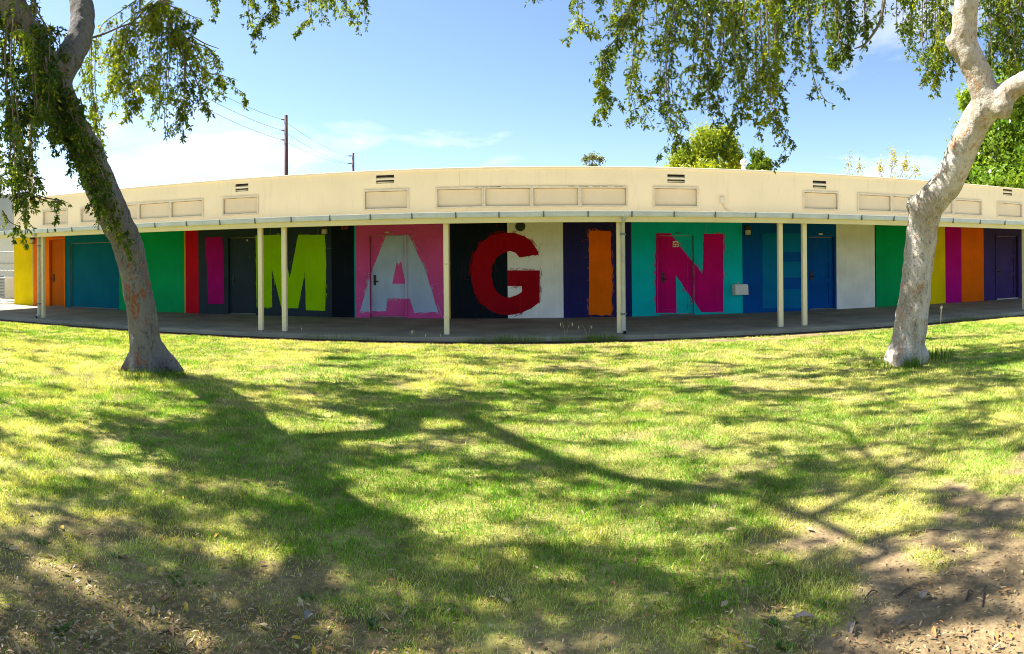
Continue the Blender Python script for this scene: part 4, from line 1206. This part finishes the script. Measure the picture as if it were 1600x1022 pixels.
# ------------------------------------------------------------------ trees behind the building
def far_tree(name, px, dist, lobes, n, size, c0, c1, label, trunk=.14, loose=False):
    b = P(px, 430, dist); b.z = 0
    t = empty(name, b, label, 'tree')
    V, Cc = [], []
    tot = sum(l[2] * l[3] for l in lobes)
    for lx, ly, rw, rh in lobes:                        # picture-sized lobes: centre, half width, half height
        c = np.array(tuple(P(lx, ly, dist))); a = rw / F * dist; h = rh / F * dist
        k_ = int(n * rw * rh / tot)
        subs = norm(rng.normal(size=(max(6, k_ // 160), 3))) * rng.uniform(.5, 1, (max(6, k_ // 160), 1))
        sid = rng.integers(0, len(subs), k_)
        d = subs[sid] * .72 + norm(rng.normal(size=(k_, 3))) * (rng.random((k_, 1)) ** .4) * .46
        if loose: d = norm(rng.normal(size=(k_, 3))) * rng.random((k_, 1)) ** .5 * (.55 + .6 * rng.random((k_, 1)))
        d = d * (1 + .24 * rng.normal(size=(k_, 1)))
        pos = c + d * np.array([a, a, h])
        nd = norm(norm(d) * .7 + rng.normal(size=(k_, 3)) * .6)
        u = norm(np.cross(nd, rng.normal(size=(k_, 3)))); w = np.cross(nd, u)
        s = size * rng.uniform(.6, 1.3, (k_, 1))
        u = u * s; w = w * s * .5
        V.append(np.stack([pos - u, pos + w, pos + u, pos - w], 1).reshape(-1, 3))
        kk = np.clip(rng.random((len(subs), 1))[sid] * .7 + rng.normal(size=(k_, 1)) * .2, 0, 1)
        Cc.append(np.repeat(np.array(c0) * (1 - kk) + np.array(c1) * kk, 4, 0))
    v = np.concatenate(V) - np.array(tuple(b))
    me = fast_mesh('crown', v, np.arange(len(v)).reshape(-1, 4)); colour_attr(me, np.concatenate(Cc))
    link('crown', me, M['leaf_far'], t)
    tr = MB(b)
    top = P(lobes[0][0], lobes[0][1], dist)
    mid = b.lerp(top, .6)
    tr.tube([b + Vector((0, 0, -.2)), mid, top], [trunk, trunk * .75, trunk * .2], 9)
    for lx, ly, rw, rh in lobes:
        e = P(lx, ly, dist)
        tr.tube([mid, mid.lerp(e, .6) + Vector((0, 0, .2)), e], [trunk * .5, trunk * .35, trunk * .12], 7)
    tr.build('trunk', M['branch'], t, smooth=True)
    return t


YG0, YG1 = (.19, .27, .02), (.42, .46, .04)
far_tree('background_tree', 1108, 46, [(1104, 232, 34, 32), (1072, 246, 26, 20), (1140, 236, 18, 26), (1122, 212, 22, 16), (1098, 214, 12, 12), (1060, 260, 14, 12), (1152, 252, 12, 16), (1095, 268, 52, 16)], 26000, .12, YG0, YG1,
         'round yellow green tree rising behind the cream roof', .2)
far_tree('background_tree', 1148, 52, [(1148, 256, 14, 16), (1135, 262, 14, 12)], 2600, .13, (.36, .22, .05), (.5, .36, .08), 'small rusty leaved tree between the yellow green and dark green trees')
far_tree('background_tree', 1188, 50, [(1184, 252, 15, 18), (1196, 258, 12, 14), (1178, 268, 18, 14)], 4200, .14, (.06, .12, .012), (.20, .28, .02), 'small dark green tree beside the yellow green tree')
far_tree('background_tree', 926, 85, [(926, 246, 14, 9), (915, 249, 8, 7), (938, 249, 9, 7), (926, 262, 16, 10)], 1100, .16, (.12, .14, .05), (.28, .28, .13), 'tiny dull green treetop peeping over the middle of the roof', loose=True)
far_tree('background_tree', 1332, 42, [(1326, 256, 9, 24), (1343, 262, 8, 24), (1335, 285, 14, 14)], 330, .07, (.34, .34, .10), (.5, .46, .2), 'thin sparse pale sapling above the roof beside the taller pale one', .06, True)
far_tree('background_tree', 1402, 40, [(1375, 262, 9, 22), (1395, 250, 12, 28), (1415, 258, 11, 26), (1432, 265, 8, 20), (1400, 285, 36, 14)], 1200, .07, (.38, .36, .09), (.55, .5, .18), 'wider sparse pale yellow tree above the roof beside the forked trunk', .07, True)
far_tree('background_tree', 1570, 27, [(1560, 210, 52, 60), (1510, 250, 32, 42), (1515, 165, 26, 30), (1600, 150, 60, 50), (1605, 250, 55, 50), (1540, 270, 45, 35), (1660, 200, 60, 80), (1530, 200, 34, 34), (1580, 285, 90, 30), (1500, 285, 26, 24)], 42000, .10,
         (.10, .20, .012), (.31, .42, .04), 'large bright green leafy tree rising behind the roof past the pale forked trunk', .3)

# ------------------------------------------------------------------ grass
TH0, TH1 = -1.02, 0.98


def scatter(r0, r1, per_m2):
    area = .5 * (TH1 - TH0) * (r1 * r1 - r0 * r0); n = int(area * per_m2)
    r = np.sqrt(rng.uniform(r0 * r0, r1 * r1, n)); th = rng.uniform(TH0, TH1, n)
    x, y = r * np.sin(th), r * np.cos(th)
    k_ = (y < SLAB_Y - .03); x, y = x[k_], y[k_]
    w = worn_amount(x, y)
    cl_ = fbm(x + 2, y + 7, 5.5, 3)
    keep = rng.random(len(x)) < np.clip(1.08 - 1.25 * w, 0.0, 1) * np.clip(.35 + 1.5 * (cl_ - .25), .15, 1)
    return x[keep], y[keep], w[keep]


def blades(x, y, w, h0, wd0, segs):
    n = len(x); r = np.hypot(x, y)
    cl_ = fbm(x, y, 2.4, 3); cl2 = fbm(x + 31, y + 3, .7, 3)
    h = h0 * rng.uniform(.45, 1.25, n) * (.6 + .9 * cl_) * (1 - .4 * w)
    wd = wd0 * (1 + r * .16) * rng.uniform(.7, 1.3, n)
    a = rng.uniform(0, 6.283, n); lean = rng.uniform(.25, 1.1, n)
    b = rng.uniform(0, 6.283, n)
    base = np.stack([x, y, ground_z(x, y) - .004], 1)
    side = np.stack([np.cos(b), np.sin(b), np.zeros(n)], 1) * wd[:, None]
    ld = np.stack([np.cos(a), np.sin(a), np.zeros(n)], 1)
    upv = np.array([0, 0, 1.0])
    tip = base + ld * (h * lean)[:, None] + upv * (h * np.sqrt(np.clip(1.15 - lean ** 2 * .5, .2, 1)))[:, None]
    dry = np.clip(.20 + 1.5 * (cl2 - .47) + 1.3 * (fbm(x + 5, y + 50, 4.5, 3) - .5) + .55 * w + rng.normal(size=n) * .24, 0, 1)[:, None]
    green = np.array([.075, .215, .010]); lime = np.array([.23, .43, .025]); straw = np.array([.76, .68, .20])
    t_ = np.clip(rng.normal(.45, .3, (n, 1)), 0, 1)
    col = (green * (1 - t_) + lime * t_) * (1 - dry) + straw * dry
    tuf = fbm(x + 13, y + 21, 7.0, 2)[:, None]
    col = col * np.exp(rng.normal(0, .28, (n, 1))) * (.55 + .95 * tuf)
    col = np.minimum(col, .8)
    if segs == 2:
        mid = base + ld * (h * lean * .35)[:, None] + upv * (h * .6)[:, None]
        v = np.stack([base - side, base + side, mid + side * .75, mid - side * .75, tip], 1)
        i = np.arange(n)[:, None] * 5
        return v.reshape(-1, 3), i + np.array([[0, 1, 2, 3]]), i + np.array([[3, 2, 4]]), np.repeat(col, 5, 0)
    v = np.stack([base - side, base + side, tip], 1)
    i = np.arange(n)[:, None] * 3
    return v.reshape(-1, 3), None, i + np.array([[0, 1, 2]]), np.repeat(col, 3, 0)


for r0, r1, dn, h0, wd, sg in ((1.7, 4.6, 15000, .031, .00105, 2), (4.6, 8.0, 8500, .036, .0015, 1), (8.0, 17.0, 3000, .040, .0020, 1)):
    x, y, w = scatter(r0, r1, dn)
    v, q, t_, c = blades(x, y, w, h0, wd, sg)
    me = fast_mesh('lawn_grass', v, q, t_); colour_attr(me, c)
    tag(link('lawn_grass', me, M['grass']), {1.7: 'patchy short grass in the worn foreground of the lawn', 4.6: 'short mown grass across the middle of the lawn', 8.0: 'short mown grass between the trees and the walkway'}[r0], 'grass', kind='stuff')


# ---- weed tufts
def tuft(name, pos, n, h, spread, label, cat, green=1.0, group=None):
    a = rng.uniform(0, 6.283, n); rr = spread * np.sqrt(rng.random(n)); b = rng.uniform(0, 6.283, n)
    base = np.stack([rr * np.cos(a), rr * np.sin(a), np.full(n, -.006)], 1)
    hh = h * rng.uniform(.45, 1.15, n); lean = rng.uniform(.1, .75, n)
    ld = np.stack([np.cos(a + rng.normal(size=n) * .8), np.sin(a + rng.normal(size=n) * .8), np.zeros(n)], 1)
    wd = np.maximum(.0035, h * .022)
    side = np.stack([np.cos(b), np.sin(b), np.zeros(n)], 1) * wd
    up_ = np.array([0, 0, 1.])
    mid = base + ld * (hh * lean * .3)[:, None] + up_ * (hh * .6)[:, None]; tip = base + ld * (hh * lean)[:, None] + up_ * (hh * (1 - lean * .3))[:, None]
    v = np.stack([base - side, base + side, mid + side * .8, mid - side * .8, tip], 1).reshape(-1, 3)
    i = np.arange(n)[:, None] * 5
    me = fast_mesh(name, v, i + np.array([[0, 1, 2, 3]]), i + np.array([[3, 2, 4]]))
    t_ = rng.random((n, 1))
    c = (np.array([.07, .16, .018]) * (1 - t_) + np.array([.17, .26, .03]) * t_) * green + (1 - green) * np.array([.4, .33, .12])
    colour_attr(me, np.repeat(c * rng.uniform(.8, 1.2, (n, 1)), 5, 0))
    o = link(name, me, M['grass']); o.location = pos
    return tag(o, label, cat, group)


def dz(p): return Vector((p.x, p.y, float(ground_z(np.array([p.x]), np.array([p.y]))[0])))


tuft('grass_clump', dz(G(1462, 560)), 150, .22, .26, 'tallest green grass clump at the foot of the pale forked elm', 'grass clump')
tuft('grass_clump', dz(G(1425, 574)), 120, .20, .14, 'narrow grass clump pressed against the pale forked elm', 'grass clump')
tuft('grass_clump', dz(G(1380, 572)), 130, .13, .26, 'low wide grass clump at the foot of the pale forked elm', 'grass clump')
tuft('grass_clump', dz(G(222, 588)), 200, .13, .32, 'wider low grass clump at the foot of the leaning grey elm', 'grass clump')
tuft('grass_clump', dz(G(268, 588)), 170, .11, .2, 'short grass clump at a spreading root of the leaning grey elm', 'grass clump')
for px, n, h, s, lab in ((560, 60, .14, .5, 'dark weed patch by the walkway edge in front of the pink stripe'), (510, 70, .16, .45, 'weed patch by the walkway edge below the lime letter M'),
                         (760, 150, .13, .55, 'weed patch by the walkway edge below the black stripe beside the red G'), (815, 180, .19, .5, 'tall weed patch by the walkway edge below the red G'),
                         (905, 180, .16, .55, 'weed patch by the walkway edge below the white stripe'), (945, 130, .2, .35, 'weed patch by the walkway edge below the orange letter I'),
                         (125, 90, .15, .8, 'weed patch by the walkway edge below the teal stripe'), (1530, 190, .16, 1.1, 'weed patch by the walkway edge below the orange and purple stripes'),
                         (1490, 90, .15, .6, 'weed patch by the walkway edge below the magenta stripe between yellow and orange')):
    p = W(px, 530, SLAB_Y - .10); p.z = 0
    o = tag(tuft('weed_patch', p, n, h, s, lab, 'weeds'), kind='stuff')
    o.scale = (1, .16 if s < 1 else .1, 1)


def stalk(px, py, h, label, y=SLAB_Y - .06, white=False):
    p = W(px, py, y); p.z = 0.0
    t = empty('seed_stalk', p, label, 'weed')
    for k_ in range(2):
        d = Vector((random.uniform(-.1, .1), random.uniform(-.04, .04), 0)) * (1 + k_)
        MB(p).tube([p + Vector((0, 0, -.01)), p + d * .5 + Vector((0, 0, h * .6)), p + d * 1.3 + Vector((0, 0, h)), p + d * 2 + Vector((0, 0, h * .93))], [.0032, .003, .0025, .002], 6).build('stem', mat('stalk_straw', (.30, .27, .16), .8), t)
        e = p + d * 2 + Vector((0, 0, h * .93))
        MB(p).tube([e + Vector((0, 0, .01)), e, e + Vector((0, 0, -.03)), e + Vector((0, 0, -.05))], [.003, .008, .007, .002], 7).build('seed_head', mat('seed_white', (.5, .47, .38), .9), t)


stalk(884, 520, .36, 'dry seed stalk bending in front of the navy stripe edge')
stalk(919, 521, .30, 'dry seed stalk below the orange letter I')
stalk(476, 520, .22, 'pale seed stalk below the lime letter M')
stalk(650, 524, .22, 'pale seed stalk below the pale blue letter A')
stalk(675, 525, .16, 'short pale seed stalk beside the cream post at the pink stripe edge')
stalk(1470, 498, .42, 'thin tall dry stalk behind the pale forked elm', 11.6)


def broadleaf(p, n, s, label):
    V, Fc = [], []
    for k_ in range(n):
        a = random.uniform(0, 6.28); l = s * random.uniform(.5, 1.1); w = l * .32; up_ = random.uniform(.15, .7) * l
        d = Vector((math.cos(a), math.sin(a), 0)); sd = Vector((-d.y, d.x, 0)); o = d * random.uniform(0, s * .5)
        i = len(V)
        for q in (o + Vector((0, 0, -.004)), o + d * l * .5 + sd * w + Vector((0, 0, up_ * .8)), o + d * l + Vector((0, 0, up_)), o + d * l * .5 - sd * w + Vector((0, 0, up_ * .8))): V.append(tuple(q))
        Fc.append((i, i + 1, i + 2, i + 3))
    me = bpy.data.meshes.new('broadleaf_weed'); me.from_pydata(V, [], Fc)
    colour_attr(me, np.repeat(np.array([[.10, .19, .04]]) * rng.uniform(.7, 1.5, (n, 1)), 4, 0))
    o = link('broadleaf_weed', me, M['grass']); o.location = dz(p)
    tag(o, label, 'weed', 'low broadleaf weeds in the worn grass')


for px, py, n, s in ((585, 982, 16, .06), (618, 996, 12, .045), (640, 1010, 10, .045), (270, 900, 16, .06), (280, 915, 12, .05), (95, 985, 14, .06), (65, 850, 14, .055), (1225, 1010, 18, .06), (1210, 975, 14, .05), (1285, 945, 10, .04),
                     (1335, 972, 9, .035), (310, 915, 10, .05), (180, 870, 12, .05), (700, 960, 12, .045), (480, 935, 12, .05)):
    broadleaf(G(px, py), n, s * .62, 'low rosette of small dark green broad leaves in worn grass')

# ------------------------------------------------------------------ fallen leaves, twigs, bark


def leaf_shape(l, w, curl, fold):
    V, Fc = [], []
    ts = [0, .25, .55, .8, 1]; ws = [.08, .8, 1, .6, .03]
    for t, k_ in zip(ts, ws):
        z = curl * math.sin(t * math.pi) + .004
        V += [(l * (t - .5), -w * k_, z + fold * k_), (l * (t - .5), 0, z), (l * (t - .5), w * k_, z + fold * k_)]
    for i in range(4):
        Fc += [(3 * i, 3 * i + 3, 3 * i + 4, 3 * i + 1), (3 * i + 1, 3 * i + 4, 3 * i + 5, 3 * i + 2)]
    return V, Fc


LC = [(.25, .15, .065), (.34, .24, .115), (.17, .095, .045), (.44, .34, .17), (.34, .16, .05), (.56, .36, .03)]
LNM = ['brown', 'tan', 'dark brown', 'pale straw', 'rusty', 'yellow']
lib = []
for k_ in range(6):
    V, Fc = leaf_shape(random.uniform(.036, .055), random.uniform(.006, .0095), random.uniform(-.002, .004), random.uniform(.001, .005))
    me = bpy.data.meshes.new('fallen_leaf'); me.from_pydata(V, [], Fc)
    me.materials.append(mat('fallen_leaf_' + str(k_), LC[k_], .7, .25, 40, .1))
    lib.append(me)


def litter_spot():
    while True:
        u = random.random()
        if u < .6: px, py = random.gauss(150, 260), 1035 - abs(random.gauss(0, 105))
        elif u < .78: px, py = random.uniform(1080, 1620), 1030 - abs(random.gauss(0, 110))
        else: px, py = random.uniform(0, 1600), random.uniform(780, 1030)
        if py > 700: return G(px, py)


for i in range(300):
    p = dz(litter_spot())
    k_ = random.choices(range(6), [5, 5, 4, 4, 3, 1])[0]
    o = link('fallen_leaf', lib[k_]); o.location = p + Vector((0, 0, .006 + random.random() * .012))
    o.rotation_euler = (random.gauss(0, .3), random.gauss(0, .3), random.uniform(0, 6.28)); s = random.uniform(.7, 1.25); o.scale = (s, s, s)
    wa = float(worn_amount(np.array([p.x]), np.array([p.y]))[0])
    side = 'bare earth' if p.x > .6 and wa > .55 else 'leaf strewn worn ground' if wa > .45 else 'thin grass'
    tag(o, '%s dry fallen leaf lying on the %s' % (LNM[k_], side), 'leaf', '%s fallen leaves on the %s' % (LNM[k_], side))
# the countless small litter
V0, F0 = leaf_shape(.034, .0058, .002, .002)
V0 = np.array(V0); N = 5200
pos = np.array([tuple(dz(litter_spot())) for _ in range(4600)] + [tuple(dz(P(random.uniform(-200, 1750), 500, random.uniform(2.2, 7) if random.random() < .8 else random.uniform(11.4, 11.95)))) for _ in range(2600)])
pos[:, 2] = ground_z(pos[:, 0], pos[:, 1]); pos = pos[pos[:, 1] < SLAB_Y - .03]; N = len(pos)
a = rng.uniform(0, 6.283, N); s = rng.uniform(.3, .9, N); tl = rng.normal(0, .2, N)
x = V0[None, :, 0] * s[:, None]; y = V0[None, :, 1] * s[:, None]; z = V0[None, :, 2] * s[:, None] + x * tl[:, None]
vx = x * np.cos(a)[:, None] - y * np.sin(a)[:, None]; vy = x * np.sin(a)[:, None] + y * np.cos(a)[:, None]
v = np.stack([vx, vy, z + rng.uniform(.004, .02, N)[:, None]], -1) + pos[:, None, :]
q = (np.arange(N)[:, None, None] * 15 + np.array(F0)[None]).reshape(-1, 4)
me = fast_mesh('leaf_litter', v.reshape(-1, 3), q)
colour_attr(me, np.repeat(np.array(LC)[rng.choice(6, N, p=[.24, .24, .2, .2, .1, .02])] * rng.uniform(.7, 1.25, (N, 1)), 15, 0))
tag(link('leaf_litter', me, M['litter']), 'small dry leaf litter scattered through the worn lawn', 'leaf litter', kind='stuff')

for (a_, b_, lab) in (((1400, 935), (1440, 924), 'dark twig lying on the shaded bare earth'), ((1535, 950), (1542, 918), 'thin grey twig standing out on the sunlit earth'), ((1510, 940), (1520, 928), 'short dark twig beside the sunlit earth patch'),
                      ((245, 992), (300, 986), 'long pale twig in the shaded leaf litter'), ((1420, 836), (1485, 830), 'long dark twig in thin grass beside the worn earth'), ((1350, 940), (1372, 928), 'curved dark twig at the edge of the grass and earth')):
    p, q = dz(G(a_[0], a_[1])), dz(G(b_[0], b_[1])); m_ = p.lerp(q, .5) + Vector((.02, .03, .012))
    mb = MB(p); pts, rr = catmull([p + Vector((0, 0, .005)), m_, q + Vector((0, 0, .008))], [.0042, .0036, .002], 5); mb.tube(pts, rr, 7)
    tag(mb.build('fallen_twig', M['twig'], smooth=True), lab, 'twig')


def bark_flake(px, py, l, w, ang, label):
    bm = bmesh.new(); n = 7; prev = None
    for i in range(n):
        t = i / (n - 1); k_ = w * (.35 + .65 * math.sin(math.pi * min(1, t * .8 + .15))) * random.uniform(.8, 1.15)
        row = [bm.verts.new((l * (t - .5), s_ * k_, .012 + abs(s_) * .012 + .014 * math.sin(t * 3) + random.uniform(-.002, .002))) for s_ in (-1, -.4, .4, 1)]
        if prev:
            for j_ in range(3): bm.faces.new((prev[j_], row[j_], row[j_ + 1], prev[j_ + 1]))
        prev = row
    bmesh.ops.solidify(bm, geom=bm.faces[:], thickness=.006)
    me = bpy.data.meshes.new('bark_flake'); bm.to_mesh(me); bm.free()
    o = link('bark_flake', me, M['deadbark']); o.location = dz(G(px, py)); o.rotation_euler = (0, 0, ang)
    tag(o, label, 'bark')


bark_flake(1256, 972, .085, .018, -.4, 'pale curled bark flake on the earth beside the shade edge')
bark_flake(1331, 988, .075, .014, .9, 'pale bark flake lying on the shaded bare earth')
bark_flake(1445, 937, .05, .018, .2, 'small pale bark flake beside the dark twig')
bark_flake(1412, 980, .10, .008, .05, 'long thin grey bark flake on the shaded earth')
bark_flake(483, 972, .05, .018, 1.2, 'white bark flake lying in thin foreground grass')
# litter on the walkway
p = W(292, 503.5, 12.9); p.z = SLAB_Z
o = empty('walkway_debris', p, 'small brown heap of dead leaves on the walkway below the red stripe', 'debris')
for k_ in range(9):
    e = link('leaf', lib[k_ % 5], None, o); e.location = (random.gauss(0, .09), random.gauss(0, .05), .006 + k_ * .006); e.rotation_euler = (random.gauss(0, .5), random.gauss(0, .5), random.uniform(0, 6.28)); e.scale = (1.5, 1.5, 1.5)
print('objects', len(bpy.data.objects), 'tris', sum(len(m.loop_triangles) if False else len(m.polygons) for m in bpy.data.meshes))
